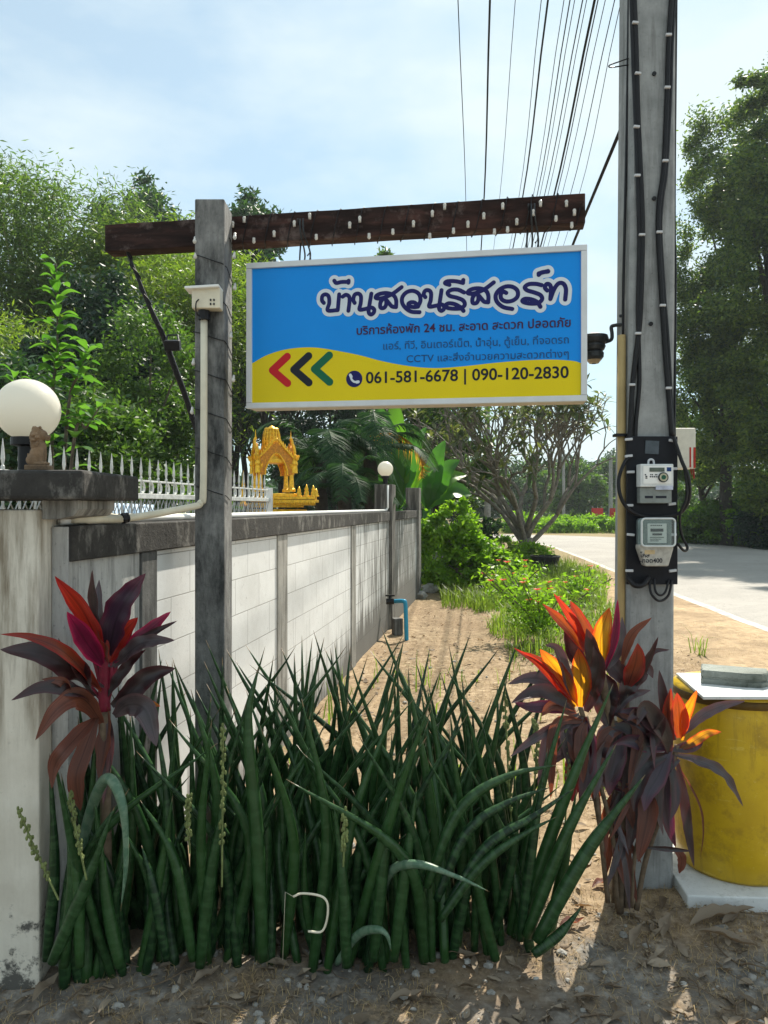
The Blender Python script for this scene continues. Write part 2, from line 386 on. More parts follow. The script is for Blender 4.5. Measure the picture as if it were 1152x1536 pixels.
def wall_mat(name, mould):
    t = NT(name)
    br = t.n.new('ShaderNodeTexBrick'); t.link(t.tc.outputs['UV'], br.inputs['Vector'])
    br.inputs['Scale'].default_value = 1.0; br.inputs['Brick Width'].default_value = 0.42; br.inputs['Row Height'].default_value = 0.205
    br.inputs['Mortar Size'].default_value = 0.0030; br.inputs['Mortar Smooth'].default_value = 0.3; br.inputs['Bias'].default_value = 0
    br.inputs['Color1'].default_value = (0.78, 0.79, 0.79, 1); br.inputs['Color2'].default_value = (0.72, 0.73, 0.73, 1); br.inputs['Mortar'].default_value = (0.36, 0.355, 0.35, 1)
    c = t.mix(t.ramp(t.noise(2.2, 8, 0.7), [(0.45, 0.0), (0.68, 0.45)]), br.outputs['Color'], (0.50, 0.495, 0.48))
    c = t.mix(t.ramp(t.noise(26, 6, 0.75), [(0.60, 0.0), (0.72, 0.5)]), c, (0.22, 0.21, 0.20))
    s, z, _ = t.sep('UV')
    m = t.n.new('ShaderNodeMapping'); m.inputs['Scale'].default_value = (11, 0.9, 1); t.link(t.tc.outputs['UV'], m.inputs[0])
    nz = t.noise(1.0, 8, 0.7, m.outputs[0])
    far = t.ramp(s, [(0.0, 0.0), (1.0, 1.0)])  # rescaled below
    far = t.ramp(t.math('MULTIPLY', s, 1 / 14.0), [(0.30, 0.05), (0.37, 0.20), (0.55, 0.34)])
    low = t.ramp(z, [(0.05, 0.30), (0.55, 0.0)])
    hi = t.ramp(z, [(1.0, 0.0), (1.46, 0.25)])
    amt = t.math('ADD', t.math('ADD', t.math('ADD', far, low), hi), mould)
    stn = t.ramp(t.math('ADD', nz, amt), [(0.66, 0.0), (0.86, 0.9)])
    c = t.mix(stn, c, (0.075, 0.07, 0.06))
    warm = t.ramp(z, [(1.38, 0.0), (1.46, 0.5)]); c = t.mix(warm, c, (0.50, 0.40, 0.29))
    t.color(c); t.rough(0.85)
    h = t.math('ADD', t.math('MULTIPLY', br.outputs['Fac'], -1.0), t.math('MULTIPLY', t.noise(40, 6, 0.7), 0.3)); t.bump(h, 0.5, 0.006)
    return t.m
M['wall'] = wall_mat('white block wall', 0.0)
M['grey_plaster'] = concrete('grey plaster', (0.36, 0.36, 0.35), (0.52, 0.52, 0.50), (0.16, 0.16, 0.155), 0.42, True, 3, 0.4)

def wood_mat():
    t = NT('old red brown timber')
    v = t.vec((1.5, 24, 24))
    g = t.noise(1.0, 8, 0.65, v, 0.6)
    c = t.ramp(g, [(0.25, (0.008, 0.006, 0.006)), (0.5, (0.028, 0.016, 0.014)), (0.75, (0.085, 0.040, 0.032))])
    pale = t.ramp(t.noise(7, 6, 0.75), [(0.54, 0.0), (0.68, 0.5)]); c = t.mix(pale, c, (0.20, 0.155, 0.14)); t.b.inputs['Specular IOR Level'].default_value = 0.15
    t.color(c); t.rough(0.85); t.bump(g, 0.8, 0.008); return t.m
M['timber'] = wood_mat()

def sans_mat(name, c1, c2, c3):
    t = NT(name)
    u, v, _ = t.sep('UV')
    m = t.n.new('ShaderNodeMapping'); m.inputs['Scale'].default_value = (1.5, 26, 1); t.link(t.tc.outputs['UV'], m.inputs[0])
    bands = t.noise(1.0, 4, 0.6, m.outputs[0], 0.4)
    g = t.n.new('ShaderNodeNewGeometry')
    base = t.ramp(g.outputs['Random Per Island'], [(0.0, c1), (1.0, c2)])
    c = t.mix(t.ramp(bands, [(0.47, 0.0), (0.56, 0.75)]), base, c3)
    c = t.mix(t.ramp(t.noise(3.0, 5, 0.7, t.vec((1, 1, 0.5))), [(0.55, 0.0), (0.72, 0.5)]), c, (0.050, 0.075, 0.024))
    c = t.mix(t.ramp(t.noise(35, 5, 0.7), [(0.62, 0.0), (0.74, 0.5)]), c, (0.10, 0.11, 0.06))
    gr = t.n.new('ShaderNodeMapping'); gr.inputs['Scale'].default_value = (16, 0.4, 1); t.link(t.tc.outputs['UV'], gr.inputs[0])
    c = t.mix(t.ramp(t.math('ADD', v, t.math('MULTIPLY', t.noise(8, 4, 0.7), 0.05)), [(0.985, 0.0), (1.02, 0.9)]), c, (0.16, 0.10, 0.05)); t.color(c); t.rough(0.33); t.b.inputs['Specular IOR Level'].default_value = 0.32
    t.bump(t.noise(1.0, 2, 0.5, gr.outputs[0]), 0.25, 0.004); return t.m
M['sans'] = sans_mat('snake plant leaf', (0.004, 0.020, 0.008), (0.022, 0.066, 0.016), (0.036, 0.088, 0.032))
M['sans_pale'] = sans_mat('sun bleached snake plant leaf', (0.10, 0.17, 0.11), (0.15, 0.22, 0.15), (0.05, 0.12, 0.07))
M['spike'] = simple('flower spike', (0.16, 0.19, 0.07), 0.8, var=0.4)

M['ti_gold'] = ti_leaf('golden leaf', (0.16, 0.075, 0.012), (0.30, 0.02, 0.015), (0.95, 0.42, 0.015), (0.95, 0.06, 0.02), 0.62)
M['ti_red'] = ti_leaf('red leaf', (0.12, 0.018, 0.014), (0.30, 0.014, 0.018), (0.55, 0.10, 0.015), (0.75, 0.04, 0.025), 0.45)
M['ti_scarlet'] = ti_leaf('scarlet leaf', (0.42, 0.02, 0.014), (0.40, 0.01, 0.02), (0.75, 0.07, 0.02), (0.7, 0.03, 0.03), 0.45)
M['ti_pink'] = ti_leaf('magenta leaf', (0.12, 0.012, 0.045), (0.48, 0.012, 0.09), (0.30, 0.01, 0.06), (0.8, 0.02, 0.13), 0.4)
M['ti_dark'] = ti_leaf('dark purple leaf', (0.016, 0.012, 0.015), (0.05, 0.010, 0.016), (0.10, 0.016, 0.015), (0.20, 0.02, 0.03), 0.22, 0.28)
M['ti_purple'] = ti_leaf('purple leaf', (0.040, 0.026, 0.046), (0.11, 0.014, 0.035), (0.10, 0.02, 0.06), (0.30, 0.02, 0.08), 0.25, 0.3)
M['ti_lilac'] = ti_leaf('lilac leaf', (0.055, 0.045, 0.052), (0.10, 0.055, 0.065), (0.12, 0.05, 0.06), (0.2, 0.06, 0.06), 0.2, 0.3)
M['ti_brown'] = ti_leaf('withered brown leaf', (0.14, 0.055, 0.04), (0.17, 0.06, 0.04), (0.30, 0.08, 0.035), (0.35, 0.07, 0.03), 0.4, 0.6)
M['ti_stem'] = simple('maroon stem', (0.16, 0.012, 0.03), 0.45, var=0.4, scale=20)
M['cane'] = simple('leafless cane', (0.13, 0.095, 0.065), 0.9, var=0.4, scale=30, bump=0.5)

M['lf_bright'] = leaf_mat('bright bamboo leaf', (0.075, 0.14, 0.020), (0.17, 0.23, 0.03), 0.5)
M['lf_bamboo'] = leaf_mat('bamboo leaf', (0.055, 0.11, 0.030), (0.12, 0.18, 0.045), 0.5)
M['lf_mid'] = leaf_mat('mid green leaf', (0.035, 0.085, 0.018), (0.09, 0.155, 0.03), 0.42)
M['lf_dark'] = leaf_mat('dark green leaf', (0.018, 0.050, 0.022), (0.040, 0.085, 0.030), 0.3)
M['lf_deep'] = leaf_mat('deep green leaf', (0.012, 0.034, 0.022), (0.025, 0.055, 0.03), 0.25)
M['lf_road'] = leaf_mat('roadside tree leaf', (0.020, 0.056, 0.026), (0.15, 0.20, 0.04), 0.5)
M['lf_shrub'] = leaf_mat('sunlit shrub leaf', (0.11, 0.22, 0.018), (0.20, 0.33, 0.03), 0.55)
M['lf_big'] = leaf_mat('broad leaf', (0.045, 0.13, 0.020), (0.09, 0.20, 0.035), 0.5, 0.35)
M['lf_plum'] = leaf_mat('frangipani leaf', (0.045, 0.075, 0.03), (0.13, 0.14, 0.055), 0.35, 0.5)
M['lf_palm'] = leaf_mat('palm leaf', (0.016, 0.045, 0.024), (0.036, 0.080, 0.034), 0.3, 0.6, None, 0.12)
M['lf_palm_gold'] = leaf_mat('ageing palm leaf', (0.25, 0.17, 0.02), (0.35, 0.20, 0.03), 0.5, 0.4, (0.7, 0.40, 0.04))
M['lf_banana'] = leaf_mat('banana leaf', (0.03, 0.10, 0.02), (0.06, 0.17, 0.03), 0.5, 0.3)
M['lf_banana_bright'] = leaf_mat('bright banana leaf', (0.07, 0.18, 0.018), (0.10, 0.22, 0.02), 0.5, 0.4)
M['grass'] = leaf_mat('grass blade', (0.09, 0.15, 0.02), (0.18, 0.24, 0.05), 0.5)
M['straw'] = leaf_mat('dry grass', (0.32, 0.22, 0.10), (0.52, 0.40, 0.22), 0.25, 0.8, (0.4, 0.28, 0.12))
M['dead_leaf'] = leaf_mat('dead leaf', (0.10, 0.075, 0.05), (0.34, 0.28, 0.21), 0.2, 0.8, (0.3, 0.16, 0.06))
M['petal'] = leaf_mat('red petal', (0.55, 0.03, 0.03), (0.70, 0.12, 0.08), 0.4, 0.6, (0.8, 0.08, 0.06))

# ------------------------------------------------------------------ ground, road
def axis(a, fine0, fine1, b, st, g):
    out = list(np.arange(fine0, fine1, st)); s = st; x = fine0
    while x > a: s *= g; x -= s; out.insert(0, x)
    s = st; x = out[-1]
    while x < b: s *= g; x += s; out.append(x)
    return np.array(out)
gx = axis(-100, -2.2, 2.6, 110, 0.03, 1.13); gy = axis(-20, 2.0, 5.2, 130, 0.03, 1.09)
def ground_z(x, y):
    near = max(0.0, 1 - max(0, y - 6) / 10) * (1.0 if x < 3 else max(0, 1 - (x - 3) / 2))
    h = 0.035 * (noise.noise((x * 0.9, y * 0.9, 0.3))) + 0.016 * noise.noise((x * 4, y * 4, 1.7)) + 0.009 * noise.noise((x * 13, y * 13, 4.1)) + 0.005 * noise.noise((x * 31, y * 31, 8.1))
    m = 0.07 * math.exp(-((x + 1.0) / 0.45) ** 2 - ((y - 2.75) / 0.35) ** 2)
    return h * (0.15 + 0.85 * near) * (near > 0) + m - 0.012
vs = [(x, y, ground_z(x, y)) for y in gy for x in gx]
nx = len(gx)
fs = [(j * nx + i, j * nx + i + 1, (j + 1) * nx + i + 1, (j + 1) * nx + i) for j in range(len(gy) - 1) for i in range(nx - 1)]
def ground_mat():
    t = NT('dry soil')
    v = t.vec()
    big = t.noise(0.55, 6, 0.6, v); fine = t.noise(14, 8, 0.75, v); vf = t.noise(75, 4, 0.7, v)
    sand = t.ramp(fine, [(0.30, (0.12, 0.080, 0.045)), (0.46, (0.235, 0.172, 0.108)), (0.58, (0.36, 0.275, 0.18)), (0.75, (0.53, 0.43, 0.30))])
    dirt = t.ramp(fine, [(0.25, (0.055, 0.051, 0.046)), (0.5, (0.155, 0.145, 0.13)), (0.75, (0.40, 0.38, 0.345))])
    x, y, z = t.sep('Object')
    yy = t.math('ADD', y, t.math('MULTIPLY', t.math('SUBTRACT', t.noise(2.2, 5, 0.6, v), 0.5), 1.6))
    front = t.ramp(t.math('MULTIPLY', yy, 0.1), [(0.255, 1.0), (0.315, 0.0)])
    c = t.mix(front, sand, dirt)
    green = t.math('MULTIPLY', t.ramp(t.math('MULTIPLY', yy, 0.02), [(0.245, 0.0), (0.33, 0.75)]), 1.0)
    c = t.mix(green, c, t.ramp(fine, [(0.3, (0.06, 0.075, 0.02)), (0.7, (0.20, 0.19, 0.07))]))
    verge = t.ramp(t.math('MULTIPLY', t.math('SUBTRACT', x, t.math('MULTIPLY', y, 0.07)), 0.1), [(0.22, 0.0), (0.34, 1.0)])
    far = t.ramp(t.math('MULTIPLY', y, 0.02), [(0.30, 1.0), (0.5, 0.3)])
    c = t.mix(t.math('MULTIPLY', verge, far), c, t.ramp(fine, [(0.25, (0.30, 0.205, 0.115)), (0.7, (0.52, 0.40, 0.26))]))
    c = t.mix(t.ramp(vf, [(0.60, 0.0), (0.74, 0.5)]), c, (0.09, 0.06, 0.03))
    c = t.mix(t.ramp(big, [(0.46, 0.0), (0.62, 0.55)]), c, (0.17, 0.115, 0.07))
    mott = t.ramp(t.noise(3.2, 6, 0.75, v), [(0.47, 0.0), (0.60, 0.75)]); c = t.mix(mott, c, t.ramp(vf, [(0.35, (0.09, 0.065, 0.04)), (0.65, (0.33, 0.24, 0.15))]))
    t.color(c); t.rough(0.97); t.b.inputs['Specular IOR Level'].default_value = 0.15
    t.bump(t.math('ADD', fine, t.math('MULTIPLY', vf, 0.4)), 0.3, 0.012); return t.m
mb = MB(); mb.add(vs, fs); g = mb.build('ground', ground_mat(), smooth=True, origin=(0, 0, 0))
tag(g, None, None, kind='structure')
def GZ(x, y): return ground_z(x, y)

def road_mat():
    t = NT('pale road surface')
    v = t.vec(); f = t.noise(60, 6, 0.7, v); b = t.noise(0.5, 5, 0.6, v)
    c = t.ramp(f, [(0.3, (0.25, 0.235, 0.215)), (0.7, (0.37, 0.35, 0.32))]); c = t.mix(t.ramp(b, [(0.4, 0.0), (0.7, 0.5)]), c, (0.20, 0.19, 0.175))
    ck = t.ramp(t.noise(0.9, 8, 0.8, v, 2.0), [(0.488, 0.0), (0.5, 0.6), (0.512, 0.0)]); c = t.mix(ck, c, (0.12, 0.115, 0.105))
    t.color(c); t.rough(0.9); t.bump(f, 0.3, 0.006); return t.m
Lp = curve([(2.7, -12, 0), (3.6, 0, 0), (4.36, 9.85, 0), (5.06, 18, 0), (5.8, 26, 0), (6.1, 33, 0), (4.2, 37.5, 0), (-2, 39.5, 0), (-30, 42, 0)], 8)
Lp = [p + Vector((0.06 * noise.noise((i * .9, 0, 0)), 0, 0)) for i, p in enumerate(Lp)]
Rp = curve([(12.5, -12, 0), (13.4, 0, 0), (14.0, 9.85, 0), (14.6, 18, 0), (15.4, 27, 0), (15.4, 35, 0), (11.0, 42.2, 0), (2, 44.6, 0), (-30, 47, 0)], 8)
mb = MB(); n = len(Lp)
K = 6
mb.add([Vector((*(a.lerp(b, k / K)).xy, (-0.06 if k in (0, K) else 0.02 + 0.04 * math.sin(math.pi * k / K)))) for a, b in zip(Lp, Rp) for k in range(K + 1)] ,
       [(i * (K + 1) + k, i * (K + 1) + k + 1, (i + 1) * (K + 1) + k + 1, (i + 1) * (K + 1) + k) for i in range(n - 1) for k in range(K)])
rd = tag(mb.build('road', road_mat(), smooth=True), None, None, kind='structure')
mb = MB(); q0, q1 = 0.075, 0.09
lz = lambda q: -0.06 + (0.08 + 0.04 * math.sin(math.pi / K)) * q * K + 0.005
mb.add([Vector((*(a.lerp(b, q)).xy, lz(q))) for a, b in zip(Lp, Rp) for q in (q0, q1)], [(2 * i, 2 * i + 1, 2 * i + 3, 2 * i + 2) for i in range(n - 1)])
mb.build('edge_line', simple('worn road paint', (0.44, 0.42, 0.38), 0.8, var=0.4, scale=5), rd)

# ------------------------------------------------------------------ the wall
WD = Vector((0.15664, 0.98766, 0)); WN = Vector((0.98766, -0.15664, 0)); W0 = Vector((-1.1187, 2.6, 0)); WZ = math.atan2(WD.y, WD.x)
def WP(s, off, z): return W0 + WD * s + WN * off + Vector((0, 0, z))
def wbox(mb, s0, s1, o0, o1, z0, z1): mb.box(WP((s0 + s1) / 2, (o0 + o1) / 2, (z0 + z1) / 2), (s1 - s0, o1 - o0, z1 - z0), WZ)
def ws(Y): return (Y - 2.6) / WD.y
wuv = lambda v: ((Vector(v) - W0).dot(WD), v[2])
wall = thing('boundary_wall', 'white painted block wall with black mouldy top beam running beside the dry ground', 'wall', W0)
mb = MB(); wbox(mb, 0.0, ws(3.15), -0.10, 0.0, -0.1, 1.455); mb.build('plaster_panel', M['grey_plaster'], wall)  # plain panel in a greyer tone than the block panel
mb = MB(); wbox(mb, ws(3.15), ws(14.0), -0.10, 0.0, -0.1, 1.453); mb.build('block_panel', M['wall'], wall, uvf=wuv)
mb = MB(); wbox(mb, 0.0, ws(14.0), -0.12, 0.022, 1.456, 1.582); mb.build('top_beam', M['cap'], wall, bevel=0.006)
mb = MB(); wbox(mb, ws(3.13), ws(3.27), -0.08, 0.012, -0.1, 1.455); mb.build('pilaster', M['dark_render'], wall, bevel=0.004)  # narrow raised strip in a darker tone, off the regular pilaster spacing
for a, b in ((5.04, 5.26), (7.52, 7.74)):
    mb = MB(); wbox(mb, ws(a), ws(b), -0.08, 0.012, -0.1, 1.455); mb.build('pilaster', M['pilaster'], wall, bevel=0.004)
for (a, b, zt) in ((10.08, 10.4, 1.955), (13.35, 13.7, 1.99)):
    mb = MB(); wbox(mb, ws(a), ws(b), -0.2, 0.045, -0.1, zt); mb.build('wall_pillar', M['far_pillar'], wall, bevel=0.006)
mb = MB(); wbox(mb, ws(17.6), ws(17.9), -0.1, 0.12, -0.1, 1.29)
tag(mb.build('concrete_post', M['far_pillar'], bevel=0.008), 'short grimy concrete post standing past the far end of the white wall', 'post')

# gate pillar with its cap
gp = thing('gate_pillar', 'cream rendered gate pillar with mouldy black cap at left edge of frame', 'pillar', (-1.36, 2.72, 0))
mb = MB(); mb.box((-1.385, 2.72, 0.77), (0.44, 0.44, 1.74)); mb.build('shaft', M['gate'], gp, bevel=0.006)
mb = MB(); mb.box((-1.135, 2.73, 0.79), (0.058, 0.28, 1.58)); mb.build('side_pier', M['grey_plaster'], gp, bevel=0.004)
mb = MB(); mb.prism([(0, 0), (0.125, 0), (0.125, -0.03), (0.105, -0.055), (0.05, -0.066), (0, -0.066)], (-1.1645, 2.52, 1.672), (1, 0, 0), (0, 0, 1), (0, 0.34, 0)); mb.build('corbel', M['pilaster'], gp, bevel=0.003)
mb = MB(); mb.box((-1.335, 2.70, 1.722), (0.70, 0.56, 0.098)); mb.build('cap', M['cap'], gp, bevel=0.012)

def globe_lamp(c, r, label):
    t = thing('globe_lamp', label, 'lamp', (c.x, c.y, c.z - r * 1.95))
    m = MB(); prof = [(r * math.cos(a), r * math.sin(a)) for a in [R(-66 + 156 * i / 22) for i in range(22)]] + [(0.001, r)]
    m.lathe(prof, c, 36); m.build('glass_globe', M['globe'], t, smooth=True)
    m = MB(); m.lathe([(r * 0.30, -1.95 * r), (r * 0.30, -1.2 * r), (r * 0.52, -1.15 * r), (r * 0.52, -0.9 * r)], c, 24); m.build('lamp_base', M['black_rubber'], t)
    return t
def globe_mat():
    t = NT('opal globe'); t.color((0.86, 0.84, 0.77)); t.rough(0.25)
    tr = t.n.new('ShaderNodeBsdfTranslucent'); tr.inputs['Color'].default_value = (0.9, 0.87, 0.78, 1)
    ms = t.n.new('ShaderNodeMixShader'); ms.inputs[0].default_value = 0.45
    t.link(t.b.outputs[0], ms.inputs[1]); t.link(tr.outputs[0], ms.inputs[2]); t.link(ms.outputs[0], t.out.inputs['Surface']); return t.m
M['globe'] = globe_mat()
globe_lamp(P(42, 615, 2.72), 46 * 2.72 / F, 'large white globe lamp on the gate pillar behind the stone lion')
gc = P(578, 703.5, 10.2); globe_lamp(gc, 11.6 * 10.2 / F, 'small distant white globe lamp on the far wall pillar before the banana plants')

# seated lion
def lion():
    c = P(58, 706, 2.5); c.z = 1.771
    rt = thing('lion_statue', 'brown stone seated lion statue on the gate pillar cap facing right', 'statue', c)
    k = 0.150
    def e(m, x, y, z, a, b, d, rot=0): m.ell(c + Vector((x, y, z)) * k, (a * k, b * k, d * k), 16, Matrix.Rotation(rot, 3, 'Y'))
    m = MB()
    e(m, -0.03, 0, 0.38, 0.17, 0.14, 0.25, 0.25); e(m, 0.03, 0, 0.52, 0.14, 0.135, 0.19, 0.1)           # trunk and chest
    e(m, -0.10, 0.09, 0.24, 0.15, 0.07, 0.13); e(m, -0.10, -0.09, 0.24, 0.15, 0.07, 0.13)                 # haunches
    for s in (-1, 1):
        e(m, 0.10, 0.075 * s, 0.34, 0.05, 0.05, 0.22, 0.06); e(m, 0.15, 0.075 * s, 0.165, 0.075, 0.05, 0.04)
        e(m, 0.02, 0.12 * s, 0.155, 0.11, 0.04, 0.035)
        e(m, 0.06, 0.10 * s, 0.90, 0.025, 0.025, 0.03)
    e(m, 0.07, 0, 0.80, 0.13, 0.115, 0.13); e(m, 0.20, 0, 0.755, 0.075, 0.07, 0.055); e(m, 0.20, 0, 0.70, 0.055, 0.055, 0.03); e(m, 0.25, 0, 0.785, 0.025, 0.04, 0.025)
    e(m, -0.20, 0, 0.25, 0.04, 0.04, 0.16, -0.3)
    o = m.build('body', M['lion'], rt, smooth=True)
    rm = o.modifiers.new('join', 'REMESH'); rm.mode = 'VOXEL'; rm.voxel_size = 0.0022; rm.use_smooth_shade = True
    m = MB(); rnd = random.Random(5)
    e(m, -0.02, 0, 0.76, 0.155, 0.15, 0.19, 0.15); e(m, -0.05, 0, 0.58, 0.13, 0.13, 0.16)
    for i in range(110):
        a = rnd.uniform(-2.6, 2.6); z = rnd.uniform(0.55, 0.97); rr = 0.19 - 0.07 * abs(z - 0.74) / 0.25
        x = 0.02 - rr * abs(math.cos(a)) * (1 if rnd.random() < .7 else -0.2); y = rr * math.sin(a) * 0.95
        e(m, x, y, z, 0.036, 0.036, 0.036)
    o = m.build('mane', M['lion'], rt, smooth=True); rm = o.modifiers.new('join', 'REMESH'); rm.mode = 'VOXEL'; rm.voxel_size = 0.0018; rm.use_smooth_shade = True
    m = MB(); m.box(c + Vector((0, 0, 0.065)) * k, (0.50 * k, 0.36 * k, 0.13 * k)); m.build('plinth', M['lion'], rt, bevel=0.004)
lion()

# pipes on and against the wall
mb = MB(); zt = 1.600
pts = [WP(s, -0.03, zt) for s in np.linspace(0.02, ws(10.05), 40)]
e0 = P(575, 768, 10.02)
pts += [Vector((pts[-1].x + 0.02, 10.05, zt + 0.04)), Vector((pts[-1].x + 0.02, 10.06, 1.94))]
tag(mb.tube(pts, 0.0145, 8).build('white_pipe', M['white_paint'], smooth=True), 'white plastic pipe lying along the wall top and up the far pillar', 'pipe')
mb = MB(); tag(mb.tube(curve([WP(0.02, -0.07, 1.602), WP(0.5, -0.07, 1.61), WP(2.0, -0.085, 1.602), WP(5.0, -0.075, 1.602), WP(7.0, -0.075, 1.6)], 6), 0.010, 8).build('thin_pipe', M['cream_plastic'], smooth=True), 'thinner cream pipe lying behind the white pipe on the wall top', 'pipe')

# blue standpipe
bp = thing('standpipe', 'blue water pipe with black tap standing out of the ground at the wall', 'pipe', PG(610, 958))
o = PG(610, 958)
mb = MB(); top = P(608, 902, o.y + 0.02); mb.tube(curve([o + Vector((0, 0, -0.05)), o.lerp(top, 0.5), top + Vector((0, 0, -0.03)), top + Vector((-0.03, 0.02, 0)), P(592, 902, o.y + 0.25)], 6), 0.027, 12); mb.build('pipe', M['blue_pvc'], bp, smooth=True)
t = P(585, 902, o.y + 0.25)
mb = MB(); mb.tube([t + Vector((0.05, 0, 0)), t + Vector((-0.05, 0, 0))], 0.04, 10); mb.tube([t + Vector((0, 0, -0.02)), t + Vector((0, 0, 0.07))], 0.018, 8); mb.box(t + Vector((0, 0, 0.075)), (0.12, 0.03, 0.02)); mb.build('tap', M['black_rubber'], bp)
mb = MB(); c = PG(596, 950); mb.box(c + Vector((0, 0, 0.09)), (0.12, 0.12, 0.22), 0.3)
tag(mb.build('brick', M['dark_render'], bevel=0.01), 'dark concrete brick standing at the foot of the wall by the tap', 'brick')

# rocks at the wall's far foot
for i, (px, py, s, lb) in enumerate(((646, 888, 0.17, 'largest grey rock at the far foot of the white wall'), (632, 897, 0.11, 'small grey rock lying nearest the foot of the wall'), (668, 890, 0.10, 'small pale rock lying beside the bigger rock past the wall'))):
    mb = MB(); c = PG(px, py); mb.ell(c + Vector((0, 0, s * 0.4)), (s, s * 0.8, s * 0.65), 14)
    mb.v = [tuple(Vector(v) + Vector((noise.noise(Vector(v) * 9), noise.noise(Vector(v) * 9 + Vector((5, 0, 0))), noise.noise(Vector(v) * 9 + Vector((0, 7, 0))))) * s * 0.35) for v in mb.v]
    tag(mb.build('rock', M['stone'], smooth=False), lb, 'rock')

# ------------------------------------------------------------------ spiked fence behind the wall
FD = Vector((0.1483, 0.98894, 0)); FN = Vector((0.98894, -0.1483, 0)); F0 = Vector((-1.98, 2.8, 0)); FZ = math.atan2(FD.y, FD.x)
def FP(s, off, z): return F0 + FD * s + FN * off + Vector((0, 0, z))
fn = thing('spiked_fence', 'white metal fence with spear tips and curled bars behind the wall', 'fence', F0)
SL = 5.1
mb = MB(); mb.box(FP(SL / 2, 0, 1.722), (SL, 0.04, 0.036), FZ); mb.box(FP(SL / 2, 0, 1.825), (SL, 0.014, 0.014), FZ); mb.box(FP(SL / 2, 0, 1.20), (SL, 0.04, 0.04), FZ); mb.build('rail', M['fence_paint'], fn, bevel=0.003)
mb = MB()
for k in range(int(SL / 0.1295)):
    s = 0.04 + k * 0.1295; b = FP(s, 0, 1.74)
    mb.lathe([(0.005, 0), (0.005, 0.085), (0.010, 0.093), (0.010, 0.108), (0.005, 0.115), (0.0105, 0.145), (0.0075, 0.19), (0.001, 0.245)], b, 8)
    mb.tube(curve([b + FD * 0.0 + Vector((0, 0, 0.005)), b + FD * 0.035 + Vector((0, 0, 0.012)), b + FD * 0.045 + Vector((0, 0, 0.05)), b + FD * 0.016 + Vector((0, 0, 0.085))], 5), 0.009, 6)
    mb.tube([b + Vector((0, 0, -0.05)), b + Vector((0, 0, -0.52))], 0.007, 6)
mb.build('spikes', M['fence_paint'], fn)['kind'] = 'stuff'
mb = MB()
for k in range(90):
    s = k * 0.058
    if s + 0.3 > SL: break
    for d in (1, -1):
        a = FP(s if d > 0 else s + 0.30, 0.012 * d, 1.25); b = FP(s + 0.30 if d > 0 else s, 0.012 * d, 1.70); mb.tube([a, b], 0.0035, 5)
mb.build('wire_mesh', M['grey_metal'], fn)
mb = MB(); pos = FP(SL + 0.02, 0, 0)
mb.box(FP(SL + 0.03, 0, 0.85), (0.06, 0.06, 2.0), FZ); mb.build('post', M['white_paint'], fn, bevel=0.004)
# blue sheet behind the fence
mb = MB(); a = P(150, 770, 5.6); b = P(232, 772, 6.3); d = (b - a); nn = 40
vsx = []
for i in range(nn + 1):
    p = a + d * (i / nn); w = 0.012 * math.sin(i * 1.6)
    vsx += [p + Vector((0, w, -0.45)), p + Vector((-0.01, w, 0.085)), ]
mb.add(vsx, [(2 * i, 2 * i + 2, 2 * i + 3, 2 * i + 1) for i in range(nn)])
o = mb.build('metal_sheet', M['pale_blue'], smooth=True); sm = o.modifiers.new('thickness', 'SOLIDIFY'); sm.thickness = 0.004
tag(o, 'pale blue corrugated metal sheet standing behind the spiked fence', 'sheet')

# ------------------------------------------------------------------ golden spirit house
SY = 8.3
def SPt(px, py, dy=0.0): return P(px, py, SY + dy)
k = SY / F
sh = thing('spirit_house', 'ornate golden spirit house shrine with tall spire behind the wall', 'shrine', (SPt(412, 760).x, SY, 0))
cx0 = SPt(410, 700).x
def zpx(py): return EYE + (HY - py) * k
rz = 0.35; RM = Matrix.Rotation(rz, 3, 'Z')
def sp(x, y, z): return Vector((cx0, SY, 0)) + RM @ Vector((x, y, 0)) + Vector((0, 0, z))
mb = MB(); mb.lathe([(0.20, -0.05), (0.20, 0.1), (0.13, 0.2), (0.11, 1.1), (0.2, 1.45), (0.26, 1.55)], (cx0 + 0.04, SY, 0), 8); mb.build('pedestal', M['gold'], sh)
mb = MB()
for (zz, hw, hh) in ((zpx(768), 0.30, 0.06), (zpx(758), 0.27, 0.05), (zpx(750), 0.25, 0.055), (zpx(743), 0.235, 0.04)): mb.box(sp(0.03, 0, zz), (hw * 2, hw * 1.6, hh), rz)
mb.build('base_platform', M['gold'], sh, bevel=0.008)
mb = MB(); tb = SPt(440, 752, -0.12); mb.box(tb + Vector((0.02, 0, 0)), (0.50, 0.26, 0.03), 0.0); mb.box(tb + Vector((0.02, 0, 0.035)), (0.46, 0.23, 0.03)); mb.box(tb + Vector((0.02, 0, -0.03)), (0.44, 0.2, 0.03))
for i in range(20): mb.ell(tb + Vector((-0.22 + i * 0.0245, -0.13, -0.02)), (0.011, 0.011, 0.016), 8)
mb.build('offering_table', M['gold'], sh, bevel=0.004)
for (sx, sy) in ((-1, -1), (1, -1), (-1, 1), (1, 1)):
    mb = MB(); c = sp(0.175 * sx, 0.14 * sy, zpx(738)); h = zpx(697) - zpx(738)
    mb.lathe([(0.045, 0), (0.045, 0.03), (0.03, 0.045), (0.024, h * 0.5), (0.024, h * 0.8), (0.036, h * 0.9), (0.042, h)], c, 10); mb.build('column', M['gold'], sh)
